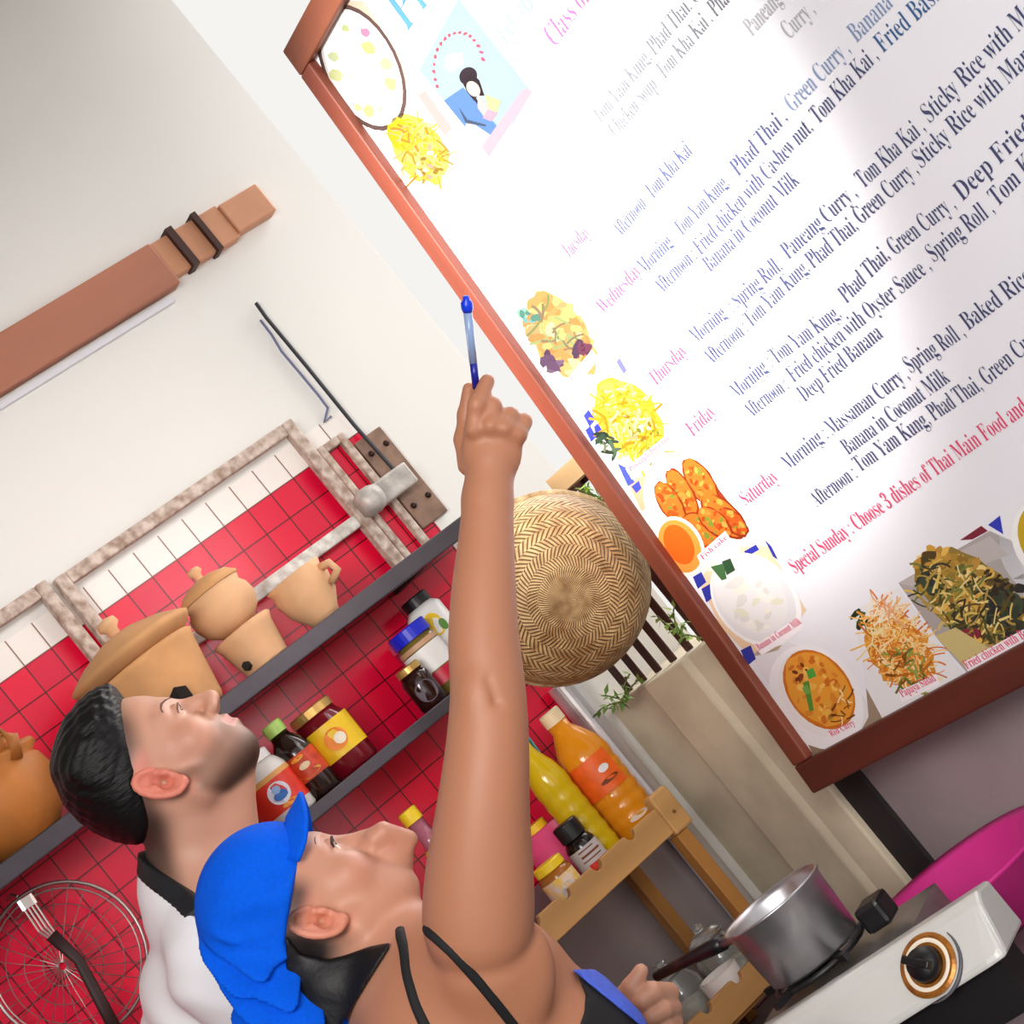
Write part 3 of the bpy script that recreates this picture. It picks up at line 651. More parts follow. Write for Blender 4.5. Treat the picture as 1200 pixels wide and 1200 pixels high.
obj('hook', tube([(0.0, 0, r0 + 0.01), (0.03, 0, r0 + 0.012), (0.05, 0, r0 + 0.003), (0.05, 0, r0 - 0.004)], 0.002, 6), wire, t)
h0 = onX(28, 1052, -3.045); h1 = onX(52, 1088, -3.045); h2 = onX(92, 1125, -3.045); h3 = onX(140, 1215, -3.045)
t = thing('spatula', 'dark handled slotted spatula hanging over the wire basket', 'spatula', h0.tolist())
rel = lambda p: (p - h0).tolist()
fl = (Vector((1, 0, 0)), 0.25)
obj('tab', tube([rel(h0), rel(h0*0.7 + h1*0.3)], 0.0125, 10, flat=fl), M('pale_metal', '#d2cac6', 0.35, 0.6), t)
dirv = Vector(rel(h1)).normalized(); sidev = Vector((1, 0, 0)).cross(dirv).normalized()
for k in range(4):
    off = sidev * (k - 1.5) * 0.0058
    obj('tine', tube([Vector(rel(h0*0.72 + h1*0.28)) + off, Vector(rel(h1)) + off, Vector(rel(h1*0.6+h2*0.4)) + off * 0.5], 0.0016, 6), wire, t)
obj('handle', tube([rel(h1*0.8+h2*0.2), rel(h2), rel((h2+h3)/2), rel(h3)], [0.010, 0.008, 0.009, 0.010], 10, flat=(Vector((1, 0, 0)), 0.5)), M('charred_wood', '#2f1b1a', 0.6), t, smooth=True)
obj('peg', tube([rel(np.array([XA, (h0*.75+h1*.25)[1], (h0*.75+h1*.25)[2]])), rel(h0*.75 + h1*.25)], 0.0025, 6), wire, t)

# ------------------------------------------------------------------ the menu board
BLp = dep(960, 925, 3.1)
ln = math.radians(4.5)
BU = np.array([1.0, 0, 0]); BV = np.array([0, math.sin(ln), math.cos(ln)]); BN = np.cross(BU, BV)
def uv(px, py):
    q = onPl(px, py, BLp, BN) - BLp
    return float(q.dot(BU)), float(q.dot(BV))
BW, BH, FW = 1.75, 1.315, 0.046
board = thing('menu_board', 'large white cooking class menu board in a brown wooden frame', 'menu board', BLp.tolist())
mb = Matrix.Identity(4)
for r in range(3):
    mb[r][0], mb[r][1], mb[r][2], mb[r][3] = BU[r], BV[r], BN[r], BLp[r]
board.matrix_world = mb
sheet = M('printed_vinyl', '#e8e9f0', 0.5, spec=0.5, var=0.02, scale=3)
frame_m = M('mahogany', '#5f2b1e', 0.45, var=0.4, scale=10, bump=0.1, stretch=(0.15, 1, 1))
frame_v = M('mahogany_upright', '#7d3c2b', 0.45, var=0.4, scale=10, bump=0.1, stretch=(1, 0.15, 1))  # uprights coloured paler than the bottom rail, part of the flare
obj('panel', boxes(((0.012, 0.012, -0.012), (BW - 0.012, BH - 0.012, 0.0))), sheet, board)
obj('frame', boxes(((0, 0, -0.016), (BW, FW, 0.014))), frame_m, board, bevel=0.003)
obj('frame', boxes(((0, BH - FW, -0.016), (BW, BH, 0.014))), M('mahogany_flare', '#8f5038', 0.45, var=0.35, scale=10, bump=0.1, stretch=(0.15, 1, 1)), board, bevel=0.003)  # top rail palest, the flare put into its colour
obj('frame', boxes(((0, FW + 0.0005, -0.016), (FW * 0.85, BH - FW - 0.0005, 0.014))), frame_v, board, bevel=0.003)
obj('frame', boxes(((BW - FW, FW + 0.0005, -0.016), (BW, BH - FW - 0.0005, 0.014))), frame_v, board, bevel=0.003)

ink = M('navy_ink', '#434a70', 0.3); ink_r = M('red_ink', '#d8446e', 0.3); ink_b = M('blue_ink', '#36608f', 0.3); ink_k = M('grey_ink', '#62646c', 0.3); ink_f = M('glare_grey_ink', '#a9aaae', 0.3); ink_l = M('glare_blue_ink', '#7f92b4', 0.3)  # faint grey and light blue: glare put into the ink colour
def bold(s):
    o = ''
    for c in s:
        if 'A' <= c <= 'Z': o += chr(0x1D400 + ord(c) - 65)
        elif 'a' <= c <= 'z': o += chr(0x1D41A + ord(c) - 97)
        elif c.isdigit(): o += chr(0x1D7CE + ord(c) - 48)
        else: o += c
    return o
def text_mesh(s, off=0.0):
    cu = bpy.data.curves.new('t', 'FONT'); cu.body = s; cu.offset = off; cu.resolution_u = 3
    o = bpy.data.objects.new('t', cu); COL.objects.link(o)
    bpy.context.view_layer.update()
    me = bpy.data.meshes.new_from_object(o.evaluated_get(bpy.context.evaluated_depsgraph_get()))
    bpy.data.objects.remove(o); bpy.data.curves.remove(cu)
    n = len(me.vertices); a = np.zeros(n * 3); me.vertices.foreach_get('co', a)
    return me, a.reshape(-1, 3)
def lettering(s, p0, p1, cap, mat, prefix=None, w=0.0012, name='lettering', off=-0.010, plain=False):
    """set a run of serif letters on the sheet from pixel p0 to p1 (p1 = end of prefix)"""
    f = (lambda q: q) if plain else bold
    me, a = text_mesh(f(s), off)
    if prefix:
        m2, b = text_mesh(f(prefix), off); bpy.data.meshes.remove(m2); wx = b[:, 0].max()
    else: wx = a[:, 0].max()
    u0, v0 = uv(*p0); u1, v1 = uv(*p1)
    x0 = a[:, 0].min(); sx = (u1 - u0) / (wx - x0); sy = cap / 0.69; sh = (v1 - v0) / (u1 - u0)
    b = np.zeros_like(a)
    b[:, 0] = u0 + (a[:, 0] - x0) * sx; b[:, 1] = v0 + a[:, 1] * sy + (b[:, 0] - u0) * sh; b[:, 2] = w
    me.vertices.foreach_set('co', b.astype('f').ravel()); me.update()
    return link(name, me, mat, board)
K = 0.0215
for s, p0, p1, mat, *k in [
    ('Tom Yam Kung, Phad Thai, Green Curry', (704, 146), (812, 10), ink_k, 'Tom Yam Kung, Phad Thai,'),
    (': Chicken Soup , Tom Kha Kai , Phad Thai', (718, 166), (832, 30), ink_k, ': Chicken Soup , Tom Kha Kai'),
    ('Paneang', (882, 43), (918, 2), ink_f), ('Curry ,', (926, 46), (957, 14), ink_f),
    ('Afternoon : Tom Kha Kai', (727, 279), (812, 179), ink),
    ('Morning', (756, 322), (790, 287), ink), (': Tom Yam Kung,', (796, 281), (856, 217), ink), ('Phad Thai ,', (866, 207), (924, 140), ink),
    ('Green Curry ,', (930, 132), (998, 60), ink_l), ('Banana', (1005, 50), (1048, 6), ink_l),
    ('Afternoon :', (775, 345), (818, 303), ink), ('Fried chicken with Cashew nut,', (822, 299), (954, 152), ink), ('Tom Kha Kai ,', (960, 146), (1031, 68), ink),
    ('Fried Basil', (1036, 62), (1098, 3), ink_b, 'Fried Bas'), ('Banana in Coconut Milk', (833, 319), (938, 214), ink),
    ('Morning', (817, 403), (853, 371), ink), (': Spring Roll,', (861, 366), (918, 315), ink), ('Paneang Curry ,', (925, 304), (1006, 229), ink),
    ('Tom Kha Kai ,', (1013, 221), (1086, 152), ink), ('Sticky Rice with Mango', (1091, 144), (1157, 76), ink, 'Sticky Rice '),
    ('Afternoon :', (833, 428), (878, 388), ink), ('Tom Yam Kung,', (881, 384), (950, 317), ink), ('Phad Thai,', (954, 315), (1007, 268), ink),
    ('Green Curry ,', (1010, 263), (1078, 202), ink), ('Sticky Rice with Mango', (1081, 197), (1146, 134), ink, 'Sticky Rice '),
    ('Morning', (865, 468), (901, 434), ink), (': Tom Yam Kung,', (906, 430), (987, 371), ink), ('Phad Thai,', (993, 356), (1044, 302), ink),
    ('Green Curry ,', (1050, 299), (1122, 243), ink), ('Deep Fried Banana', (1129, 236), (1166, 199), ink, 'Deep '),
    ('Afternoon :', (880, 490), (926, 455), ink), ('Fried chicken with Oyster Sauce ,', (931, 448), (1093, 315), ink), ('Spring Roll ,', (1096, 307), (1167, 248), ink),
    ('Tom Kha Kai', (1170, 243), (1198, 213), ink, 'Tom '), ('Deep Fried Banana', (944, 471), (1036, 394), ink),
    ('Morning', (925, 552), (966, 517), ink), (': Massaman Curry ,', (971, 514), (1067, 443), ink), ('Spring Roll ,', (1069, 437), (1133, 393), ink),
    ('Baked Rice', (1136, 387), (1177, 356), ink, 'Baked '), ('Banana in Coconut Milk', (995, 533), (1115, 446), ink),
    ('Afternoon :', (958, 594), (1006, 559), ink), ('Tom Yam Kung,', (1009, 553), (1092, 496), ink), ('Phad Thai,', (1096, 493), (1153, 456), ink),
    ('Green Curry', (1158, 452), (1190, 425), ink, 'Green '),
    ('Tuesday', (667, 303), (693, 275), ink_r), ('Wednesday', (708, 369), (753, 320), ink_r), ('Thursday', (769, 453), (807, 414), ink_r),
    ('Friday', (813, 512), (840, 485), ink_r), ('Saturday', (875, 593), (914, 562), ink_r),
    ('Special Sunday : Choose 3 dishes of Thai Main Food and', (933, 672), (1152, 520), ink_r, 'Special Sunday : Choose 3 dishes of Thai Main '),
]: lettering(s, p0, p1, K, mat, k[0] if k else None)
lettering('Class of', (651, 56), (678, 19), 0.030, ink_r, 'Class')
lettering('Tel: (0', (590, 54), (627, 9), 0.026, M('pale_blue_ink', '#5f87a0', 0.4))
lettering('Phu', (478, 38), (494, 16), 0.062, ink_b, 'P', off=-0.012)

# printed photographs of dishes on the sheet
class Print:
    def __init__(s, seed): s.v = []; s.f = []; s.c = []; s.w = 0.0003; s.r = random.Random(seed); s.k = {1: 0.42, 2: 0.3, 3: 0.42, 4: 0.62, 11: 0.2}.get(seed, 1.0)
    def poly(s, pts, col, px=True, step=1e-5):
        s.w += step; n0 = len(s.v)
        for p in pts:
            u, v = uv(*p) if px else p
            s.v.append((u, v, s.w))
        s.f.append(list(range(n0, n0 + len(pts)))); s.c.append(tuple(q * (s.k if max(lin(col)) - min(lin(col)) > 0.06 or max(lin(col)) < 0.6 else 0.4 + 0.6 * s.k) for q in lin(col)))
    def ell(s, cx, cy, a, b, rot, col, n=28, j=0.0, a0=0, a1=360):
        c, q = math.cos(math.radians(rot)), math.sin(math.radians(rot)); pts = []
        for i in range(n):
            t = math.radians(a0 + (a1 - a0) * i / (n if a1 - a0 == 360 else n - 1)); k = 1 + s.r.uniform(-j, j)
            x, y = a * math.cos(t) * k, b * math.sin(t) * k
            pts.append((cx + x * c - y * q, cy + x * q + y * c))
        s.poly(pts, col)
    def inside(s, cx, cy, a, b, rot):
        c, q = math.cos(math.radians(rot)), math.sin(math.radians(rot))
        r = math.sqrt(s.r.random()); t = s.r.uniform(0, 6.283); x, y = a*r*math.cos(t), b*r*math.sin(t)
        return cx + x*c - y*q, cy + x*q + y*c
    def strands(s, cx, cy, a, b, rot, n, L, wd, cols):
        for _ in range(n):
            x, y = s.inside(cx, cy, a, b, rot); t = s.r.uniform(0, 6.283); bend = s.r.uniform(-1.2, 1.2); l = L * s.r.uniform(.5, 1.2); w = wd * s.r.uniform(.6, 1.3)
            A = []; B = []
            for k in range(5):
                q = t + bend * (k / 4 - .5)
                A.append((x - math.sin(q) * w/2, y + math.cos(q) * w/2)); B.append((x + math.sin(q) * w/2, y - math.cos(q) * w/2))
                x += math.cos(q) * l/4; y += math.sin(q) * l/4
            s.poly(A + B[::-1], s.r.choice(cols), step=2e-7)
    def blobs(s, cx, cy, a, b, rot, n, r, cols, asp=0.6):
        for _ in range(n):
            x, y = s.inside(cx, cy, a, b, rot); k = r * s.r.uniform(.5, 1.3)
            s.w -= 9.8e-6
            s.ell(x, y, k, k * asp, s.r.uniform(0, 180), s.r.choice(cols), 7, 0.25)
    def label(s, pts, text, p0, p1, cap=0.010):
        s.poly(pts, '#f4f0f4')
        s.txt = (text, p0, p1, cap)
    def build(s, name='food_photo'):
        me = bpy.data.meshes.new(name); me.from_pydata(s.v, [], s.f); me.update()
        at = me.attributes.new('ink', 'FLOAT_COLOR', 'FACE')
        at.data.foreach_set('color', np.array([(*c, 1) for c in s.c], 'f').ravel())
        o = link(name, me, M('printed_photo', rough=0.25, attr='ink'), board)
        if hasattr(s, 'txt'):
            t = lettering(s.txt[0], s.txt[1], s.txt[2], s.txt[3], ink_r, w=s.w + 0.0003, off=0.0, name='caption'); t.parent = o
        return o
VR = 53     # vertical of the sheet in the photograph's frame, degrees
# 1 bowl of white soup, top left
p = Print(1)
p.poly([(372, 40), (400, 0), (425, 0), (485, 90), (455, 130), (430, 150)], '#d5bda6'); p.poly([(356, 50), (368, 62), (380, 50), (372, 38)], '#c9c3dd')
p.ell(424, 79, 80, 44, 64, '#5b4440'); p.ell(424, 79, 74, 40, 64, '#f1ece6'); p.ell(424, 80, 70, 37, 64, '#f6f5f1')
for x, y, r, c in ((428, 38, 6, '#e77fa0'), (432, 56, 9, '#d8cf7a'), (452, 75, 8, '#d9d28a'), (458, 98, 9, '#d5cc7c'), (394, 88, 9, '#dbe0a2'), (391, 66, 7, '#d6dfae'), (405, 33, 5, '#bfc98d'), (433, 130, 8, '#d4cf83'), (420, 126, 5, '#c3cf95'), (446, 128, 4, '#e0b9a0')): p.ell(x, y, r, r * .8, 40, c, 12, .15)
p.build()
# 2 yellow noodles under it
p = Print(2)
p.poly([(448, 160), (490, 118), (545, 185), (520, 235), (480, 215)], '#ece9e0'); p.poly([(490, 112), (498, 105), (530, 150), (522, 160)], '#b9a9a6')
p.ell(492, 175, 44, 28, 58, '#e4cf5c', 30, .08); p.ell(478, 160, 26, 18, 40, '#dfc01f', 24, .1)
p.strands(492, 175, 40, 24, 58, 150, 18, 2.2, ['#e9c93c', '#d9ab2e', '#f0dc7a', '#c98a33', '#e8b878']); p.blobs(500, 190, 22, 16, 58, 14, 4, ['#e2a183', '#f2d9b8', '#9a7a2d'])
p.build()
# 3 seafood plate
p = Print(3)
p.poly([(606, 372), (640, 335), (672, 345), (712, 412), (668, 470), (640, 440)], '#efe9dd')
p.ell(657, 395, 56, 32, 55, '#d9a05f', 30, .1); p.blobs(657, 392, 50, 28, 55, 70, 10, ['#e0a868', '#e88f5e', '#c97f45', '#e9c48e', '#d6b26b', '#b98a4e']); p.blobs(620, 372, 10, 8, 40, 8, 7, ['#5f9a94', '#7fb0a4', '#4a7a6a']); p.strands(650, 385, 30, 20, 55, 20, 22, 3, ['#6b7d4a', '#7a6a52', '#8a9a62'])
p.blobs(648, 423, 13, 7, 35, 9, 9, ['#5a4560', '#4a3850', '#6d5a72']); p.blobs(682, 410, 12, 5, -35, 7, 8, ['#5a3048', '#6b3a52', '#4a3850'])
p.label([(664, 445), (694, 410), (702, 420), (672, 457)], 'Fried seafood', (671, 447), (697, 419), 0.007); p.build()
# 4 yellow noodles with pineapple top
p = Print(4)
p.poly([(668, 468), (705, 425), (735, 428), (782, 490), (728, 560), (700, 530)], '#e9e2d8')
for a_, b_, c_, d_, col in (((684, 487), (690, 480), (698, 492), (691, 500), '#3a45b8'), ((690, 480), (696, 474), (704, 487), (698, 492), '#d8daee'), ((696, 500), (703, 494), (707, 508), (700, 515), '#3540b0'), ((722, 424), (726, 419), (735, 434), (731, 438), '#6d6fc0'), ((686, 504), (692, 499), (699, 512), (693, 518), '#3a45b8')): p.poly([a_, b_, c_, d_], col)
p.ell(737, 492, 54, 34, 55, '#e6c63a', 32, .06); p.ell(722, 468, 24, 20, 40, '#e4da4e', 20, .1)
p.strands(740, 497, 46, 28, 55, 260, 20, 2.4, ['#e9b92e', '#d99a22', '#f0d560', '#c47f1e', '#f3e08e', '#b99322']); p.blobs(752, 500, 26, 20, 55, 18, 4, ['#6d7a2c', '#e39a66', '#f4e7c6', '#8a6a20']); p.blobs(711, 521, 9, 16, -30, 22, 7, ['#2f4a3a', '#4a6650', '#23382c', '#6a7a58'], .3)
p.label([(733, 549), (783, 508), (789, 519), (741, 562)], 'Pineapple fried rice', (740, 553), (786, 514), 0.008); p.build()
# 5 fish cakes with sweet sauce
p = Print(5)
p.poly([(735, 566), (770, 540), (815, 538), (874, 618), (838, 660), (790, 670), (760, 620)], '#dfe3d8'); p.poly([(736, 566), (757, 555), (764, 590), (752, 600)], '#e79a7a'); p.poly([(724, 543), (734, 548), (744, 565), (736, 570)], '#3a48a8'); p.poly([(740, 570), (749, 563), (752, 572), (746, 578)], '#3040a0')
p.ell(812, 603, 74, 48, 55, '#d7decd'); p.poly([(806, 541), (818, 541), (876, 617), (862, 630), (830, 590)], '#8a2f22')
for x, y, a_, b_, r_ in ((822, 566, 34, 15, 58), (800, 580, 34, 14, 62), (786, 590, 30, 13, 58), (848, 605, 34, 17, 45), (860, 612, 22, 11, 45), (824, 625, 30, 20, 38), (838, 612, 24, 13, 42)):
    p.ell(x, y, a_, b_, r_, '#7d2c12', 26, .05); p.ell(x - 1, y - 1, a_ * .92, b_ * .86, r_, p.r.choice(['#c4561f', '#cf6422', '#b94c1b']), 26, .06)
    p.blobs(x, y, a_ * .8, b_ * .7, r_, 22, 4, ['#d8772f', '#e08b3c', '#9c3c14', '#6e7a2a', '#a84818'])
p.ell(797, 640, 37, 27, 62, '#f2e6d6'); p.ell(797, 640, 33, 23, 62, '#e98a3a'); p.ell(796, 638, 25, 16, 62, '#ec5a16')
p.label([(817, 651), (850, 622), (859, 635), (824, 667)], 'Fish cake', (824, 656), (853, 631), 0.008); p.build()
# 6 white coconut soup
p = Print(6)
p.poly([(818, 680), (852, 640), (900, 640), (945, 715), (912, 762), (880, 770), (845, 735)], '#e6c9a6')
for q in ([(812, 676), (822, 670), (828, 682), (818, 690)], [(822, 690), (832, 684), (836, 700), (828, 706)], [(872, 646), (886, 638), (890, 644), (876, 652)], [(868, 762), (880, 756), (886, 772), (876, 780)], [(896, 632), (904, 640), (912, 656), (906, 652)]): p.poly(q, '#2a37a0')
p.ell(886, 703, 62, 46, 48, '#f1f1f2'); p.ell(884, 702, 57, 42, 48, '#dfe0e2'); p.ell(880, 698, 50, 36, 48, '#e4e4e4')
p.blobs(884, 706, 36, 26, 48, 26, 8, ['#eceae4', '#d8d8d4', '#e8e6d8', '#dcdcc8']); p.poly([(846, 658), (856, 654), (862, 668), (852, 674)], '#2c4f33'); p.poly([(833, 664), (848, 660), (852, 678), (846, 680)], '#3f6a3f')
p.label([(884, 756), (937, 722), (943, 736), (893, 768)], 'Banana in Coconut Milk', (890, 762), (940, 730), 0.010); p.build()
# 7 red curry
p = Print(7)
p.poly([(880, 770), (905, 745), (985, 775), (1034, 850), (960, 890), (945, 870)], '#e3e2e6'); p.poly([(945, 868), (957, 893), (975, 884), (1000, 878)], '#8f7a66'); p.poly([(1015, 806), (1036, 845), (1000, 872), (1018, 840)], '#9a8874')
p.ell(957, 817, 66, 50, 55, '#f0f0f2'); p.ell(958, 812, 56, 40, 55, '#eceaea'); p.ell(960, 808, 52, 36, 53, '#c9701f'); p.ell(960, 807, 49, 33, 53, '#e39a33', 30, .04)
p.blobs(960, 808, 44, 28, 53, 60, 5, ['#e8ae4a', '#d4832a', '#f0bb58', '#c86a20', '#dba03a']); p.blobs(940, 790, 16, 12, 53, 9, 4, ['#6d2a10', '#8a3512']); p.strands(985, 828, 18, 12, 53, 14, 12, 2, ['#6a3412', '#8a4a16', '#f0d9a8'])
p.poly([(941, 800), (948, 797), (954, 832), (949, 834)], '#4f8a32'); p.poly([(945, 786), (953, 782), (957, 792), (948, 796)], '#47a03a'); p.poly([(940, 806), (946, 802), (951, 812), (944, 814)], '#6aa34a')
p.label([(970, 860), (1003, 843), (1006, 856), (975, 872)], 'Red Curry', (975, 863), (1003, 849), 0.009); p.build()
# 8 papaya salad
p = Print(8)
p.poly([(1000, 715), (1052, 688), (1130, 790), (1100, 815), (1040, 850), (1015, 800)], '#e6e7ea'); p.poly([(1118, 796), (1130, 792), (1134, 800), (1120, 804)], '#b07a30')
p.ell(1054, 762, 54, 34, 55, '#d18a35', 30, .12); p.blobs(1022, 745, 8, 38, -32, 26, 7, ['#33492c', '#4a6238', '#22341f'], .4)
p.strands(1052, 755, 50, 30, 55, 420, 22, 1.8, ['#e39a3c', '#d97a24', '#f0c070', '#f3dba8', '#c46a1c', '#e8b04a', '#e9d59a']); p.strands(1065, 790, 30, 18, 55, 60, 14, 2.6, ['#5f6f34', '#b5641c', '#7a4a18', '#8a9a48']); p.strands(1040, 715, 16, 10, 45, 50, 18, 1.6, ['#f2e6cc', '#e9c79a', '#dfa27a'])
p.label([(1053, 810), (1097, 790), (1102, 802), (1057, 823)], 'Papaya Salad', (1058, 817), (1098, 797), 0.011); p.build()
# 9 fried chicken with basil
p = Print(9)
p.poly([(1053, 683), (1160, 622), (1200, 640), (1200, 755), (1135, 790), (1100, 750)], '#a8a29e'); p.poly([(1053, 683), (1160, 628), (1182, 650), (1080, 690)], '#b8b2b0'); p.poly([(1125, 633), (1150, 616), (1158, 622), (1140, 632)], '#7a1a30'); p.poly([(1158, 615), (1172, 604), (1176, 626)], '#2438b8')
p.ell(1140, 702, 80, 42, 38, '#8a7430', 30, .08); p.blobs(1140, 700, 78, 40, 38, 260, 7, ['#c99a3c', '#ddb254', '#d0a244', '#5d6128', '#b58a36', '#34402a', '#e6cb82', '#8a6a24', '#a3822f', '#c8a04a', '#4a3d1c'])
p.blobs(1185, 712, 34, 26, 40, 40, 10, ['#1f2b26', '#2b3a2c', '#36452e', '#1a2422']); p.blobs(1092, 682, 12, 10, 40, 12, 9, ['#22332a', '#2f4634']); p.blobs(1165, 685, 28, 14, 30, 30, 4, ['#3a3018', '#5a4a1e', '#28240f'])
p.strands(1130, 710, 68, 34, 38, 150, 20, 2.4, ['#d3b85c', '#a88f40', '#6c7636', '#e0cd84', '#574818', '#3b4a2a', '#2c3020']); p.blobs(1140, 742, 10, 6, 30, 7, 6, ['#6a1f30', '#82283a'])
p.poly([(1096, 745), (1140, 790), (1180, 772), (1120, 735)], '#c7b77c'); p.poly([(1130, 793), (1142, 790), (1146, 796), (1134, 800)], '#a0203a')
p.label([(1129, 776), (1200, 737), (1200, 753), (1136, 790)], 'Fried chicken with Basil', (1134, 785), (1198, 750), 0.011)
p.txt = ('Fried chicken with Basil', (1134, 784), (1215, 740), 0.012); p.build()
# 10 yellow curry at the right
p = Print(10)
p.ell(1232, 640, 64, 60, 50, '#e7e8ec'); p.ell(1234, 632, 52, 46, 50, '#f0f0ee'); p.ell(1238, 630, 50, 42, 50, '#c2a318'); p.blobs(1238, 630, 40, 36, 50, 40, 7, ['#d3b62c', '#b08f14', '#c9aa24']); p.build()
# 11 school badge: woman cooking in front of a blue field
p = Print(11)
p.poly([(491, 82), (537, -2), (624, 108), (573, 184)], '#bfe0ea'); p.poly([(562, 45), (566, 40), (624, 108), (600, 148), (576, 110), (556, 76)], '#bcd2ef'); p.poly([(520, 118), (543, 102), (560, 122), (585, 150), (573, 160), (548, 140), (545, 148)], '#6d9ae0'); p.poly([(545, 138), (575, 158), (572, 180), (548, 152)], '#dfe9f4')
p.poly([(573, 184), (624, 108), (620, 104), (612, 105), (565, 172)], '#f0c3d2')
for k in range(17):
    a_ = math.radians(150 + k * 12.2); x, y = 540 + 31*math.cos(a_)*0.94 - 2, 80 + 42*math.sin(a_)
    p.ell(x, y, 2.6, 1.9, 40 + k * 11, '#e0637a', 7, .3)
p.ell(533, 72, 10, 13, 50, '#dcd8d8', 14, .2)
p.ell(549, 89, 10, 11, 40, '#3a2a38'); p.poly([(540, 92), (548, 108), (556, 118), (560, 112), (568, 112), (562, 94), (552, 84)], '#33252f'); p.poly([(553, 113), (557, 114), (566, 124), (563, 126)], '#33252f'); p.ell(555, 104, 7, 10, -35, '#f7e7d4'); p.poly([(560, 108), (568, 120), (580, 136), (570, 140), (560, 126)], '#f3cfd0'); p.poly([(568, 110), (588, 118), (582, 132), (572, 126)], '#dbe3a3'); p.poly([(572, 128), (584, 132), (576, 142), (566, 138)], '#f2b4c8'); p.poly([(538, 126), (548, 140), (570, 146), (569, 148), (546, 144)], '#51637f')
p.build('badge')

# ------------------------------------------------------------------ people: signed distance fields turned into skins
class Field:
    """smooth union of rounded shapes on a grid; metres in camera axes"""
    def __init__(s, lo, hi, h):
        s.lo = np.array(lo, 'f'); s.h = h; s.n = np.ceil((np.array(hi) - lo) / h).astype(int) + 1
        s.d = np.full(s.n, 0.06, 'f')
    def blk(s, lo, hi):
        a = np.clip(np.floor((np.array(lo) - s.lo) / s.h).astype(int), 0, s.n); b = np.clip(np.ceil((np.array(hi) - s.lo) / s.h).astype(int) + 1, 0, s.n)
        sl = tuple(slice(int(i), int(j)) for i, j in zip(a, b))
        ax = [s.lo[k] + s.h * np.arange(a[k], b[k], dtype='f') for k in range(3)]
        return sl, np.meshgrid(*ax, indexing='ij')
    def put(s, fn, lo, hi, k=0.01, op='u'):
        m = max(k, 0.004) + 0.03
        sl, P = s.blk(np.array(lo) - m, np.array(hi) + m)
        if 0 in P[0].shape: return
        q = fn(P); d = s.d[sl]
        if op == 'u':
            g = np.clip(0.5 + 0.5 * (d - q) / k, 0, 1); s.d[sl] = d * (1 - g) + q * g - k * g * (1 - g)
        else:
            q = -q; g = np.clip(0.5 - 0.5 * (d - q) / k, 0, 1); s.d[sl] = d * (1 - g) + q * g + k * g * (1 - g)
    def cap(s, a, b, ra, rb, k=0.01, op='u'):
        a, b = np.array(a, 'f'), np.array(b, 'f'); r = max(ra, rb)
        s.put(lambda P: sd_cap(P, a, b, ra, rb), np.minimum(a, b) - r, np.maximum(a, b) + r, k, op)
    def chain(s, pts, k=0.01):
        for (a, ra), (b, rb) in zip(pts, pts[1:]): s.cap(a, b, ra, rb, k)
    def ell(s, c, R, rad, k=0.01, op='u'):
        c = np.array(c, 'f'); m = max(rad)
        s.put(lambda P: sd_ell(P, c, R, rad), c - m, c + m, k, op)
    def march(s, p, v):
        """walk from p along v until the skin is met"""
        p = np.array(p, float); v = np.array(v) / np.linalg.norm(v)
        for _ in range(90):
            i = np.round((p - s.lo) / s.h).astype(int)
            if np.any(i < 0) or np.any(i >= s.n): return p
            d = float(s.d[tuple(i)])
            if d < 0.0004: break
            p = p + v * min(max(d * 0.6, 0.0004), 0.003)
        return p
    def surf(s, p, d0=None):
        """first skin point along the sight line through pixel p"""
        r = np.array([p[0] - 600.0, 600.0 - p[1], -FPX]) / FPX
        zs = np.arange(s.lo[2] + s.h * (s.n[2] - 2), s.lo[2] + s.h, -0.0015)
        for z in zs:
            q = r * (-z); i = (q - s.lo) / s.h; j = np.floor(i).astype(int)
            if np.any(j < 0) or np.any(j >= s.n - 1): continue
            f = i - j; c = s.d[j[0]:j[0]+2, j[1]:j[1]+2, j[2]:j[2]+2]
            c = c[0] * (1 - f[0]) + c[1] * f[0]; c = c[0] * (1 - f[1]) + c[1] * f[1]; v = c[0] * (1 - f[2]) + c[1] * f[2]
            if v <= 0: return q
        return None
def sd_cap(P, a, b, ra, rb):
    d = b - a; L = float(d.dot(d)) + 1e-12
    X_ = [P[i] - a[i] for i in range(3)]
    t = np.clip((X_[0]*d[0] + X_[1]*d[1] + X_[2]*d[2]) / L, 0, 1)
    return np.sqrt(sum((X_[i] - t * d[i]) ** 2 for i in range(3))) - (ra + (rb - ra) * t)
def sd_ell(P, c, R, rad):
    X_ = [P[i] - c[i] for i in range(3)]
    q = [sum(R[j][i] * X_[i] for i in range(3)) for j in range(3)]
    k0 = np.sqrt(sum((q[j] / rad[j]) ** 2 for j in range(3))); k1 = np.sqrt(sum((q[j] / rad[j] ** 2) ** 2 for j in range(3))) + 1e-9
    return k0 * (k0 - 1) / k1
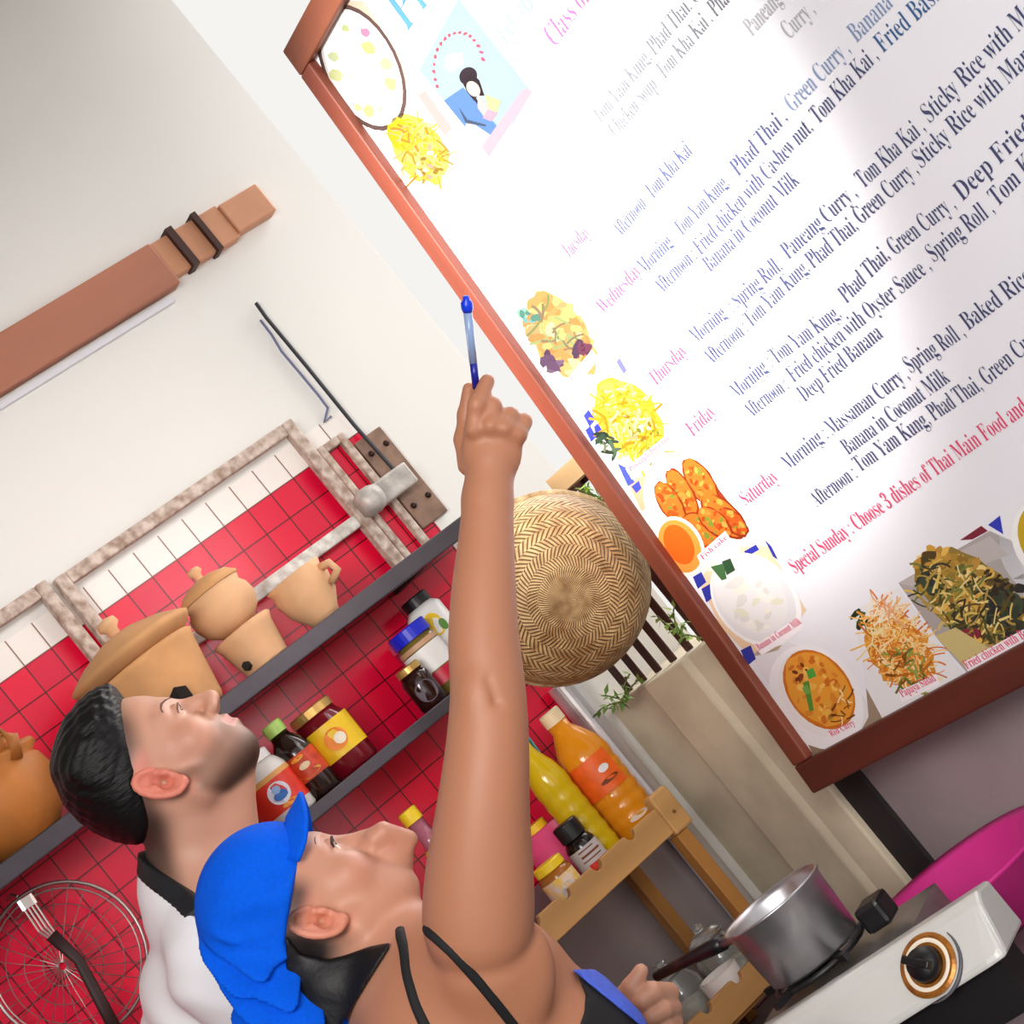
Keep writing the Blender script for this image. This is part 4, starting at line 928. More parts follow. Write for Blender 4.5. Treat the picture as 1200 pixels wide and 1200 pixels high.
def nets(d, lo, h):
    """surface nets: vertices (camera axes) and quads of the zero level"""
    d = np.pad(d, 1, constant_values=0.05); lo = np.array(lo) - h
    ins = d < 0; nx, ny, nz_ = d.shape
    cs = [(i, j, k) for i in (0, 1) for j in (0, 1) for k in (0, 1)]
    cnt = sum(ins[i:nx-1+i, j:ny-1+j, k:nz_-1+k].astype(np.int8) for i, j, k in cs)
    act = (cnt > 0) & (cnt < 8); idx = np.argwhere(act); ids = np.full(act.shape, -1, np.int64); ids[act] = np.arange(len(idx))
    acc = np.zeros((len(idx), 3)); num = np.zeros(len(idx))
    for a in cs:
        for ax in range(3):
            if a[ax]: continue
            b = list(a); b[ax] = 1
            da = d[idx[:, 0]+a[0], idx[:, 1]+a[1], idx[:, 2]+a[2]]; db = d[idx[:, 0]+b[0], idx[:, 1]+b[1], idx[:, 2]+b[2]]
            m = (da < 0) != (db < 0); t = np.where(m, da / np.where(m, da - db, 1), 0)
            p = np.tile(np.array(a, float), (len(idx), 1)); p[:, ax] = t
            acc[m] += p[m]; num[m] += 1
    V = (idx + acc / num[:, None]) * h + lo
    F = []
    for ax in range(3):
        sl0 = [slice(None)] * 3; sl1 = [slice(None)] * 3; sl0[ax] = slice(0, -1); sl1[ax] = slice(1, None)
        ch = ins[tuple(sl0)] != ins[tuple(sl1)]
        e = np.argwhere(ch); o1, o2 = [(1, 2), (2, 0), (0, 1)][ax]
        e = e[(e[:, o1] > 0) & (e[:, o2] > 0) & (e[:, o1] < d.shape[o1]-1) & (e[:, o2] < d.shape[o2]-1)]
        def at_(x, y):
            q = e.copy(); q[:, o1] -= x; q[:, o2] -= y; return ids[q[:, 0], q[:, 1], q[:, 2]]
        quad = np.stack([at_(0, 0), at_(1, 0), at_(1, 1), at_(0, 1)], 1)
        flip = ins[tuple(sl0)][e[:, 0], e[:, 1], e[:, 2]]
        quad[flip] = quad[flip][:, ::-1]
        F.append(quad)
    return V, np.concatenate(F)
def skin_mesh(name, d, lo, h, mat, parent, base, colour=None, relax=1):
    V, F = nets(d, lo, h)
    if relax:
        for _ in range(relax):
            s_ = np.zeros_like(V); c_ = np.zeros(len(V))
            for a, b in ((0, 1), (1, 2), (2, 3), (3, 0)):
                np.add.at(s_, F[:, a], V[F[:, b]]); np.add.at(c_, F[:, a], 1); np.add.at(s_, F[:, b], V[F[:, a]]); np.add.at(c_, F[:, b], 1)
            V = V * 0.5 + 0.5 * s_ / np.maximum(c_, 1)[:, None]
    Wv = V @ CM.T + CP - base
    me = bpy.data.meshes.new(name)
    me.vertices.add(len(V)); me.vertices.foreach_set('co', Wv.astype('f').ravel())
    me.loops.add(F.size); me.loops.foreach_set('vertex_index', F[:, ::-1].astype('i').ravel())
    me.polygons.add(len(F)); me.polygons.foreach_set('loop_start', np.arange(0, F.size, 4, dtype='i'))
    me.polygons.foreach_set('use_smooth', np.ones(len(F), bool)); me.update(calc_edges=True); me.validate()
    if colour is not None:
        at = me.attributes.new('skin', 'FLOAT_COLOR', 'POINT'); at.data.foreach_set('color', np.c_[colour(V), np.ones(len(V))].astype('f').ravel())
    return link(name, me, mat, parent)
def W(px, py, D): return np.array([(px - 600.0) / FPX * D, (600.0 - py) / FPX * D, -D])
class Head:
    """head axes: x to its right side, y forward, z up; given in the picture's frame with a turn about z"""
    def __init__(s, c, fwd, yaw, sc=1.0):
        f = np.array([fwd[0], -fwd[1], 0.0]); f /= np.linalg.norm(f); u = np.array([-f[1], f[0], 0.0])
        lat = np.cross(f, u); y_ = math.radians(yaw)
        s.y = f * math.cos(y_) - lat * math.sin(y_); s.x = lat * math.cos(y_) + f * math.sin(y_); s.z = u
        s.c = np.array(c); s.s = sc; s.R = np.array([s.x, s.y, s.z])
    def __call__(s, x, y, z): return s.c + s.s * (s.x * x + s.y * y + s.z * z)
    def loc(s, V): return ((V - s.c) @ s.R.T) / s.s
    def grid(s, P):
        X_ = [P[i] - s.c[i] for i in range(3)]
        return [sum(s.R[j][i] * X_[i] for i in range(3)) / s.s for j in range(3)]
def build_head(F, H, jawz=-0.083, chiny=0.056, nose=0.105, male=True):
    k = H.s; E_ = lambda c, r, kk=0.012, op='u', R=None: F.ell(H(*c), H.R if R is None else R, [q * k for q in r], kk, op)
    C_ = lambda a, b, ra, rb, kk=0.01, op='u': F.cap(H(*a), H(*b), ra * k, rb * k, kk, op)
    E_((0, 0.005, 0.040), (0.074, 0.089, 0.082)); E_((0, 0.036, -0.022), (0.060, 0.054, 0.078), 0.02)
    for q in (1, -1):
        C_((q*0.052, 0.004, -0.045), (q*0.018, chiny - 0.004, jawz + 0.006), 0.022, 0.018, 0.02)
        C_((q*0.012, 0.084, 0.026), (q*0.044, 0.070, 0.022), 0.011, 0.010, 0.014)
        E_((q*0.043, 0.058, -0.020), (0.022, 0.022, 0.022), 0.02)
        E_((q*0.030, 0.096, 0.006), (0.017, 0.013, 0.012), 0.012, 's')
        E_((q*0.030, 0.0745, 0.006), (0.0140, 0.0135, 0.0125), 0.003)
        C_((q*0.016, 0.0880, 0.0115), (q*0.030, 0.0895, 0.0125), 0.0036, 0.0040, 0.004); C_((q*0.030, 0.0895, 0.0125), (q*0.044, 0.077, 0.008), 0.0040, 0.003, 0.004); C_((q*0.017, 0.0860, 0.0005), (q*0.043, 0.076, 0.003), 0.0030, 0.003, 0.004)
        E_((q*0.0125, nose - 0.009, -0.029), (0.009, 0.010, 0.008), 0.006)
        E_((q*0.006, nose - 0.004, -0.036), (0.0035, 0.005, 0.004), 0.002, 's')
    E_((0, chiny, jawz), (0.020, 0.017, 0.017), 0.016); E_((0, 0.062, -0.052), (0.030, 0.026, 0.030), 0.016)
    C_((0, 0.084, 0.020), (0, nose, -0.022), 0.008, 0.0105, 0.010); E_((0, nose + 0.001, -0.025), (0.0105, 0.0105, 0.0095), 0.006)
    for (a, b, r) in (((-0.021, 0.076, -0.053), (0, 0.0895, -0.0480), 0.0058), ((0.021, 0.076, -0.053), (0, 0.0895, -0.0480), 0.0058), ((-0.018, 0.075, -0.055), (0, 0.0870, -0.0610), 0.0064), ((0.018, 0.075, -0.055), (0, 0.0870, -0.0610), 0.0064)):
        C_(a, b, r * 0.8, r, 0.005)
    C_((-0.020, 0.0850, -0.0545), (0, 0.0960, -0.0545), 0.0014, 0.0014, 0.003, 's'); C_((0.020, 0.0850, -0.0545), (0, 0.0960, -0.0545), 0.0014, 0.0014, 0.003, 's')
    for q in (1, -1):                                                     # ears
        tl = math.radians(-12); cy, sy = math.cos(tl), math.sin(tl); bx = math.radians(22 * q)
        ez = H.z * cy + H.y * sy; ey = H.y * cy - H.z * sy; ex = H.x
        ex2 = ex * math.cos(bx) + ey * math.sin(bx); ey2 = ey * math.cos(bx) - ex * math.sin(bx)
        R = np.array([ex2, ey2, ez]); c = H(q * 0.079, -0.006, 0.000)
        L = lambda x, y, z: c + k * (ex2 * x * q + ey2 * y + ez * z)
        F.ell(L(0, 0, 0), R, [0.008*k, 0.019*k, 0.031*k], 0.006)
        F.ell(L(-0.008, 0.006, -0.004), R, [0.012*k, 0.014*k, 0.022*k], 0.010)
        N_ = 12; rim = []
        for i in range(N_ + 1):
            t = math.radians(215 - 285 * i / N_); rim.append(L(0.007, -0.0175 * math.sin(t) * 1.0 - 0.000, 0.029 * math.cos(t - 0.0) + 0.0))
        rim = [L(0.007, 0.017 * math.cos(t), 0.030 * math.sin(t)) for t in [math.radians(20 + 235 * i / N_) for i in range(N_ + 1)]]
        for a, b in zip(rim, rim[1:]): F.cap(a, b, 0.0042*k, 0.0042*k, 0.002)
        F.ell(L(0.0125, 0.002, -0.003), R, [0.0175*k, 0.0118*k, 0.0188*k], 0.0015, 's'); F.ell(L(-0.001, 0.006, -0.004), R, [0.010*k, 0.0045*k, 0.006*k], 0.0015, 's')
        F.ell(L(0.009, 0.001, 0.014), R, [0.006*k, 0.008*k, 0.008*k], 0.002, 's')
        F.cap(L(0.003, -0.002, 0.0065), L(0.003, -0.010, -0.006), 0.003*k, 0.0025*k, 0.003)
        F.ell(L(0.002, 0.005, -0.027), R, [0.007*k, 0.009*k, 0.009*k], 0.004)
        F.ell(L(0.006, 0.0135, -0.004), R, [0.005*k, 0.0045*k, 0.007*k], 0.003)
def sstep(a, b, x): t = np.clip((x - a) / (b - a), 0, 1); return t * t * (3 - 2 * t)
def mixc(c, d, f): return c * (1 - f[:, None]) + np.array(lin(d))[None] * f[:, None]
skin_w = M('skin_tan', rough=0.5, attr='skin', sss=0.12, scale=120, bump=0.03)
def smoothmax(a, b, k): g = np.clip(0.5 - 0.5 * (a - b) / k, 0, 1); return a * (1 - g) + b * g + k * g * (1 - g)
def face_hair(F, H, parent, base, mat, wb_=0.5, wl_=0.8):
    for q in (1, -1):
        for nm, C_ in (('eyebrow', [(0.012, 0.024, 0.0018), (0.022, 0.0275, 0.0034), (0.034, 0.0295, 0.0034), (0.045, 0.027, 0.0026), (0.052, 0.0225, 0.0012)]), ('eyelashes', [(0.017, 0.0085, 0.0010), (0.024, 0.0115, 0.0016), (0.032, 0.0122, 0.0019), (0.040, 0.0095, 0.0019), (0.046, 0.0060, 0.0010)])):
            P_ = [F.march(H(q * x, 0.135, z), -H.y) for x, z, _ in C_]
            if nm == 'eyelashes': P_ = [p_ + H.s * (H.y * 0.0012 - H.z * 0.0012) for p_ in P_]
            obj(nm, tube([Vector((p_ @ CM.T + CP - base).tolist()) for p_ in P_], [w * (wl_ if nm == 'eyelashes' else wb_) for _, _, w in C_], 8), mat, parent, smooth=True)
def strip(F, name, pix, wid, thick, mat, parent, base, lift=0.002, n=24, rise=None):
    """flat band following the skin under a line of picture points"""
    pts = []
    for i in range(n + 1):
        s_ = i / n * (len(pix) - 1); j = min(int(s_), len(pix) - 2); f = s_ - j
        px = pix[j][0] * (1-f) + pix[j+1][0] * f; py = pix[j][1] * (1-f) + pix[j+1][1] * f
        q = F.surf((px, py))
        if q is not None: pts.append(q)
    pts = np.array(pts)
    for _ in range(2): pts[1:-1] = pts[1:-1] * 0.5 + 0.25 * (pts[:-2] + pts[2:])
    pts[:, 2] += lift; pts[0, 2] -= 0.009; pts[-1, 2] -= 0.009
    V = [Vector((p @ CM.T + CP - base).tolist()) for p in pts]
    nrm = Vector((CM @ np.array([0, 0, 1.0])).tolist())
    return obj(name, tube(V, wid / 2, 10, flat=(nrm, thick / wid)), mat, parent, smooth=True)
#PEOPLE
def limb(F, pts, n=40, k=0.006):
    """tapering limb through joints, interpolated as a smooth curve"""
    C_ = np.array([[*a, r] for a, r in pts]); m = len(C_); out = []
    E0 = np.vstack([2 * C_[0] - C_[1], C_, 2 * C_[-1] - C_[-2]])
    for i in range(n + 1):
        s_ = i / n * (m - 1); j = min(int(s_), m - 2); t = s_ - j; p0, p1, p2, p3 = E0[j:j+4]
        out.append(0.5 * (2*p1 + (p2-p0)*t + (2*p0-5*p1+4*p2-p3)*t*t + (3*p1-p0-3*p2+p3)*t**3))
    for a, b in zip(out, out[1:]): F.cap(a[:3], b[:3], a[3], b[3], k)
# ---- the woman pointing with a pen
def grids(F, name=None):
    ax = [F.lo[k] + F.h * np.arange(F.n[k], dtype='f') for k in range(3)]
    G = np.meshgrid(*ax, indexing='ij'); D_ = -G[2]
    return G, 600 + G[0] / D_ * FPX, 600 - G[1] / D_ * FPX
def trousers(parent, base, hip, mat, s=1.0):
    bm = bmesh.new()
    for q in (-1, 1):
        ox, oy = 0.5 * q * 0.17, 0.85 * q * 0.085
        tube([(hip[0] + ox*.6 - base[0], hip[1] + oy*.6 - base[1], hip[2] + 0.06), (hip[0] + ox - base[0], hip[1] + oy - base[1], hip[2] - 0.1), (hip[0] + ox - base[0], hip[1] + oy - base[1], 0.48), (hip[0] + ox - base[0], hip[1] + oy - base[1], 0.08)], [0.115, 0.10, 0.075, 0.065], 20, bm)
    obj('trousers', bm, mat, parent, smooth=True)
    for q in (-1, 1):
        bm = bmesh.new(); ball(bm, (hip[0] + 0.5*q*0.17 - base[0] + 0.03, hip[1] + 0.85*q*0.085 - base[1] + 0.045, 0.045), 0.05, 16, (1.2, 1.9, 0.9)); obj('shoe', bm, M('shoe_black', '#1b1a1c', 0.5), parent, smooth=True)
wb = np.array([-2.28, 0.97, 0.0])
woman = thing('person', 'woman in a blue peaked head cap and thin black straps pointing up, fist at mouth', 'person', wb.tolist())
F = Field((-0.40, -0.74, -2.74), (0.20, 0.17, -2.12), 0.0029)
ear = W(372, 1083, 2.40); H = Head(ear, (0.24, -0.97), 12, 0.97); H.c = ear - H.s * (H.x * 0.079 - H.y * 0.006)
build_head(F, H, jawz=-0.082, chiny=0.060, nose=0.100)
def headwin(H, r=0.19):
    return F.blk(H.c - r, H.c + r)
F.cap(H(0, -0.022, -0.035), W(470, 1142, 2.46), 0.052, 0.056, 0.02)
F.cap(H(0, 0.008, -0.075), W(480, 1138, 2.43), 0.032, 0.040, 0.02)
F.cap(W(478, 1150, 2.46), W(565, 1130, 2.31), 0.052, 0.050, 0.02)
F.cap(W(474, 1135, 2.46), W(452, 1190, 2.60), 0.055, 0.050, 0.03)
F.cap(W(553, 1198, 2.42), W(730, 1410, 2.42), 0.128, 0.118, 0.04)
F.cap(W(470, 1215, 2.50), W(690, 1420, 2.48), 0.075, 0.10, 0.05)
F.ell(W(668, 1240, 2.42), np.eye(3), [0.082, 0.082, 0.075], 0.03)
F.ell(W(600, 1140, 2.315), np.eye(3), [0.045, 0.06, 0.03], 0.03)
limb(F, [(W(560, 1085, 2.30), 0.0575), (W(562, 1020, 2.29), 0.0540), (W(566, 950, 2.28), 0.0465), (W(571, 880, 2.28), 0.0415), (W(572, 815, 2.288), 0.0375), (W(567, 750, 2.30), 0.0352), (W(567, 690, 2.315), 0.0318), (W(570, 630, 2.335), 0.0275), (W(572, 578, 2.352), 0.0245)])
F.cap(W(571, 798, 2.2515), W(580, 822, 2.2500), 0.0042, 0.0035, 0.010, 's'); F.ell(W(560, 815, 2.262), np.eye(3), [0.012, 0.016, 0.010], 0.02)
hD = 2.36
F.ell(W(577, 527, hD), np.eye(3), [0.0325, 0.036, 0.0165], 0.012); F.ell(W(580, 505, hD), np.eye(3), [0.031, 0.018, 0.0145], 0.010)
F.cap(W(571, 582, 2.352), W(575, 545, hD), 0.0245, 0.024, 0.012)
F.chain([(W(549, 545, hD + .012), 0.012), (W(546, 515, hD + .022), 0.0125), (W(547, 486, hD + .028), 0.0098), (W(550, 456, hD + .022), 0.0078)], 0.006)
F.chain([(W(556, 503, hD - .008), 0.0112), (W(559, 474, hD - .014), 0.0098), (W(571, 447, hD + .004), 0.0084)], 0.004)
F.chain([(W(575, 498, hD - .012), 0.0112), (W(577, 476, hD - .006), 0.0100), (W(580, 481, hD + .026), 0.0092), (W(573, 500, hD + .03), 0.008)], 0.004)
F.chain([(W(592, 499, hD - .010), 0.0106), (W(598, 487, hD + .000), 0.0092), (W(594, 492, hD + .028), 0.0088)], 0.004)
F.chain([(W(608, 508, hD - .002), 0.0098), (W(614, 494, hD + .008), 0.0088), (W(606, 500, hD + .030), 0.008)], 0.004)
for q in ((556, 503, -.016), (575, 499, -.019), (592, 502, -.017), (607, 509, -.010)): F.cap(W(q[0], q[1], hD + q[2]), W(q[0] + 1, q[1] + 3, hD + q[2] + .003), 0.0065, 0.006, 0.008)
# left arm folded up, fist held to her mouth
limb(F, [(W(455, 1195, 2.60), 0.050), (W(480, 1240, 2.64), 0.042), (W(490, 1215, 2.63), 0.036), (W(468, 1130, 2.58), 0.028), (W(454, 1064, 2.53), 0.0235), (W(455, 1045, 2.515), 0.0235)], 40, 0.003)
fD = 2.497
F.cap(W(456, 1048, fD + .01), W(455, 1008, fD), 0.0235, 0.029, 0.003); F.ell(W(453, 995, fD), np.eye(3), [0.031, 0.029, 0.021], 0.003)
for (a, b, c_, r_) in (((478, 984), (449, 975), (430, 984), .0115), ((474, 994), (440, 983), (423, 990), .0112), ((470, 1006), (437, 995), (421, 1001), .0106), ((466, 1018), (438, 1009), (427, 1014), .0098)):
    F.chain([(W(*a, fD - .006), r_), (W(*b, fD - .016), r_), (W(*c_, fD + .002), r_ * .92), (W(c_[0] + 12, c_[1] + 6, fD + .022), r_ * .85)], 0.003)
F.chain([(W(470, 1030, fD + .02), 0.012), (W(448, 1002, fD + .03), 0.0105), (W(430, 988, fD + .028), 0.009)], 0.005)
tanw = lin('#b0775a')
def col_w(V):
    L = H.loc(V); x, y, z = L[:, 0], L[:, 1], L[:, 2]
    c = np.tile(np.array(tanw), (len(V), 1))
    near = sstep(0.17, 0.12, np.linalg.norm(L, axis=1))
    c = mixc(c, '#c9937c', near * 0.6)
    c = mixc(c, '#d08672', near * 0.5 * sstep(0.035, 0.0, np.sqrt((np.abs(x) - 0.047) ** 2 + (y - 0.055) ** 2 + (z + 0.025) ** 2)))
    earm = sstep(0.066, 0.074, np.abs(x)) * near * sstep(.05, .03, np.abs(z)) * sstep(.045, .03, np.abs(y)); c = mixc(c, '#d9836c', earm * 0.6)
    c = mixc(c, '#b8565a', near * sstep(0.010, 0.006, np.abs(z + 0.0545)) * sstep(0.026, 0.018, np.abs(x)) * sstep(0.070, 0.074, y))
    side = near * sstep(0.055, 0.062, np.abs(x)) * sstep(.008, .03, z) * sstep(.05, .02, y) * sstep(-.03, -.01, y); c = mixc(c, '#2a1c1a', side * .9)
    nape = near * sstep(0.0, -0.03, y) * sstep(-.05, -.01, z); c = mixc(c, '#1c1416', nape * sstep(.079, .070, np.abs(x)))
    return c
skin_mesh('body', F.d, F.lo, F.h, skin_w, woman, wb, col_w)
G, PX, PY = grids(F)
def sub(d, name, mat, parent, base, relax=1):
    ii = np.argwhere(d < 0.004); a = np.maximum(ii.min(0) - 2, 0); b = ii.max(0) + 3
    return skin_mesh(name, np.ascontiguousarray(d[a[0]:b[0], a[1]:b[1], a[2]:b[2]]), F.lo + F.h * a, F.h, mat, parent, base, None, relax)
for q in (1, -1):
    bm = bmesh.new(); ball(bm, (H(q*0.030, 0.0752, 0.0055) @ CM.T + CP - wb).tolist(), 0.0125, 20); e_ = obj('eye', bm, M('eye_white', '#e8e2dd', 0.2), woman, smooth=True)
    bm = bmesh.new(); ball(bm, (H(q*0.031, 0.0838, 0.0065) @ CM.T + CP - wb).tolist(), 0.0055, 14); obj('iris', bm, M('iris_dark', '#22140f', 0.15), e_, smooth=True)
face_hair(F, H, woman, wb, M('brow_hair', '#2a1a16', 0.7), 0.22, 0.9)
# head cap
hl = H.grid(G); x, y, z = hl
R3 = np.eye(3)
crown = sd_ell(hl, (0, 0.006, 0.060), R3, (0.0865, 0.094, 0.090))
for (cx_, cy_, cz_, am, rd) in ((0.07, 0.03, 0.085, .006, .028), (0.08, -0.02, 0.07, .007, .022), (0.05, 0.0, 0.13, .004, .03), (0.075, -0.05, 0.095, .007, .025), (0.085, 0.01, 0.05, -.004, .02), (0.078, 0.045, 0.06, .007, .016), (0.088, -0.035, 0.045, .008, .016), (0.066, 0.01, 0.115, -.004, .018), (0.06, -0.06, 0.12, -.004, .025), (-0.05, 0.0, 0.12, .005, .03)):
    crown = crown + am * np.exp(-((x - cx_) ** 2 + ((y - cy_) * 0.6 + (z - cz_) * 0.5) ** 2 * 2.2 + ((y - cy_) * 0.5 - (z - cz_) * 0.6) ** 2 * 0.35) / rd ** 2)
crown = smoothmax(crown, (0.034 + 0.10 * y) - z, 0.006)
A_ = lambda a, b, ra, rb: sd_cap(hl, np.array(a), np.array(b), ra, rb)
tail = np.minimum(A_((0.01, -0.045, 0.062), (0.02, -0.092, 0.028), 0.052, 0.047), A_((0.02, -0.092, 0.028), (0.02, -0.158, -0.05), 0.047, 0.050))
t_ = np.clip((-y - 0.01) / 0.06, 0, 1)
tail = tail + t_ * (0.0105 * np.sin(95 * (y * 0.55 + z * 0.9) + 14 * np.sin(22 * x + 10 * y)) + 0.0055 * np.sin(120 * (y - 0.5 * z) + 60 * x))
g_ = np.clip(0.5 + 0.5 * (tail - crown) / 0.018, 0, 1); capd = tail * (1 - g_) + crown * g_ - 0.018 * g_ * (1 - g_)
blue = M('cobalt_cloth', '#005ae0', 0.85, spec=0.15, var=0.12, scale=220, bump=0.08)
capo = sub(capd, 'cap', blue, woman, wb)
bm = bmesh.new(); gr = []
for side in (0.0022, -0.0022):
    rows = []
    for i in range(13):
        row = []
        for j in range(21):
            a = math.pi * j / 20; rr_ = 0.60 + 0.40 * i / 12
            bx, by = 0.076 * math.cos(a) * rr_, 0.060 + 0.082 * math.sin(a) * rr_ - 0.004
            bz = 0.073 - 0.24 * (by - 0.085) - 7.0 * bx * bx + side
            row.append(bm.verts.new((H(bx, by, bz) @ CM.T + CP - wb).tolist()))
        rows.append(row)
    gr.append(rows)
for g in gr:
    for i in range(12):
        for j in range(20): bm.faces.new((g[i][j], g[i+1][j], g[i+1][j+1], g[i][j+1]))
loop = lambda g: g[0] + [r[-1] for r in g[1:]] + g[-1][-2::-1] + [r[0] for r in g[-2:0:-1]]
la, lb = loop(gr[0]), loop(gr[1])
for i in range(len(la)): bm.faces.new((la[i], la[(i+1) % len(la)], lb[(i+1) % len(la)], lb[i]))
obj('peak', bm, blue, woman, smooth=True)
# dark hair and neckband at the nape, top, apron edge, straps
top_ = np.interp(PX, [330, 352, 385, 405, 433, 459], [1090, 1118, 1124, 1119, 1109, 1104]); low_ = (PX - 459) * 0.86 + (PY - 1106) * 0.535
na, nb_ = F.d - 0.007, sd_cap(G, W(388, 1156, 2.43), W(384, 1230, 2.45), 0.036, 0.05); ng = np.clip(0.5 + 0.5 * (nb_ - na) / 0.03, 0, 1); nap = nb_ * (1 - ng) + na * ng - 0.03 * ng * (1 - ng)
nap = smoothmax(smoothmax(nap, (top_ - PY) * 0.0009, 0.004), low_ * 0.0009, 0.004); nap = np.maximum(nap, (G[2] < -2.60) * 1.0 - 0.5)
nap = np.maximum(nap, (335 - PX) * 0.0009)
sub(nap, 'hair', M('black_hair', '#0f0e10', 0.55, bump=0.2, scale=150), woman, wb)
blk = M('black_jersey', '#141316', 0.8, var=0.2, scale=200)
bnd = np.interp(PY, [1130, 1145, 1165, 1185, 1210, 1400], [672, 678, 686, 685, 676, 700])
toph = smoothmax(F.d - 0.0045, (bnd - PX) * 0.0009, 0.003); toph = np.maximum(toph, (PX - 745 - (PY - 1195) * 1.2) * 0.0009); toph = np.maximum(toph, (G[2] < -2.53) * 1.0 - 0.5)
sub(toph, 'top', blk, woman, wb)
apr = smoothmax(F.d - 0.0085, -((PX - 683) * 0.63 - (PY - 1138) * 0.775 + 7) * 0.0009, 0.002); apr = np.maximum(apr, (PX - 760 - (PY - 1195) * 1.0) * 0.0009); apr = np.maximum(apr, (1136 - PY) * 0.0009); apr = np.maximum(apr, (G[2] < -2.50) * 1.0 - 0.5); apr = np.maximum(apr, (670 - PX) * .0009)
sub(apr, 'apron', M('blue_apron', '#4a66d8', 0.7, var=0.15, scale=90), woman, wb)
strip(F, 'strap', [(500, 1090), (512, 1100), (530, 1116), (566, 1156), (604, 1204), (625, 1235)], 0.0105, 0.004, blk, woman, wb)
strip(F, 'strap', [(469, 1093), (474, 1112), (477, 1140), (487, 1176), (502, 1210), (512, 1235)], 0.0125, 0.005, blk, woman, wb)
trousers(woman, wb, (-2.225, 0.985, 0.97), M('dark_trousers', '#2a2a33', 0.8))
# the pen
def cw(p): return p @ CM.T + CP
p0, p1 = cw(W(557.5, 449, hD + .006)), cw(W(546, 347, hD - .03))
t = thing('pen', 'blue and clear ballpoint pen held up by the pointing woman', 'pen', p0.tolist())
q = lambda s: ((p1 - p0) * s).tolist()
obj('grip', tube([q(-0.06), q(0.24)], 0.0042, 12), M('pen_navy', '#1a1f8c', 0.3), t, smooth=True)
obj('barrel', tube([q(0.24), q(0.84)], [0.0044, 0.0048], 12), M('pen_clear', '#a9c3ee', 0.15, trans=0.35), t, smooth=True)
obj('refill', tube([q(0.24), q(0.845)], 0.0021, 8), MATS['pen_navy'], t)
obj('cap', tube([q(0.82), q(0.86), q(0.93), q(0.96), q(1.0)], [0.0052, 0.0066, 0.0064, 0.0038, 0.0034], 12), M('pen_blue', '#0a37d6', 0.3), t, smooth=True)

# ---- the bearded man behind her
WM = lambda px, py, D: W(px, py, D + 0.08)
mbp = np.array([-2.60, 0.90, 0.0])
man = thing('person', 'bearded dark haired man in a white shirt looking up behind the blue cap', 'person', mbp.tolist())
F = Field((-0.62, -0.76, -3.05), (0.24, -0.14, -2.50), 0.0029)
ear = WM(187, 920, 2.585); H = Head(ear, (0.25, -0.968), 6, 1.0); H.c = ear - H.s * (H.x * 0.079 - H.y * 0.006)
build_head(F, H, jawz=-0.079, chiny=0.061, nose=0.108)
F.cap(H(0, -0.022, -0.03), WM(238, 1035, 2.68), 0.058, 0.064, 0.02)
F.cap(H(0, 0.000, -0.080), WM(268, 1018, 2.67), 0.030, 0.044, 0.02)
F.cap(WM(243, 1045, 2.68), WM(262, 1120, 2.57), 0.062, 0.062, 0.04); F.cap(WM(243, 1045, 2.68), WM(350, 1110, 2.84), 0.062, 0.06, 0.04)
F.cap(WM(290, 1165, 2.70), WM(470, 1400, 2.70), 0.128, 0.125, 0.04)
limb(F, [(WM(262, 1130, 2.57), 0.062), (WM(380, 1250, 2.60), 0.052), (WM(500, 1335, 2.64), 0.044), (WM(600, 1330, 2.64), 0.040), (WM(720, 1258, 2.60), 0.031), (WM(772, 1212, 2.565), 0.026)])
F.chain([(WM(360, 1120, 2.84), 0.058), (WM(470, 1250, 2.90), 0.048), (WM(540, 1380, 2.86), 0.042)], 0.012)
fD = 2.54
F.ell(WM(770, 1186, fD), np.eye(3), [0.026, 0.031, 0.021], 0.012)
F.chain([(WM(768, 1200, fD - .004), 0.017), (WM(726, 1174, fD - .010), 0.0130), (WM(740, 1157, fD - .018), 0.0118), (WM(751, 1138, fD - .018), 0.0092)], 0.004)
F.chain([(WM(784, 1163, fD + .005), 0.0125), (WM(764, 1163, fD - .023), 0.0132), (WM(752, 1173, fD - .028), 0.0118), (WM(737, 1181, fD - .018), 0.0094)], 0.0025)
F.chain([(WM(788, 1181, fD + .003), 0.0122), (WM(776, 1184, fD - .023), 0.0122), (WM(763, 1192, fD - .028), 0.0108), (WM(749, 1197, fD - .018), 0.0092)], 0.0025)
F.chain([(WM(790, 1198, fD + .003), 0.0114), (WM(780, 1203, fD - .020), 0.0114), (WM(766, 1209, fD - .024), 0.0100)], 0.0025)
tanm = lin('#bf8d75')
def hairline(y, z): return z - (0.031 + 0.60 * y)
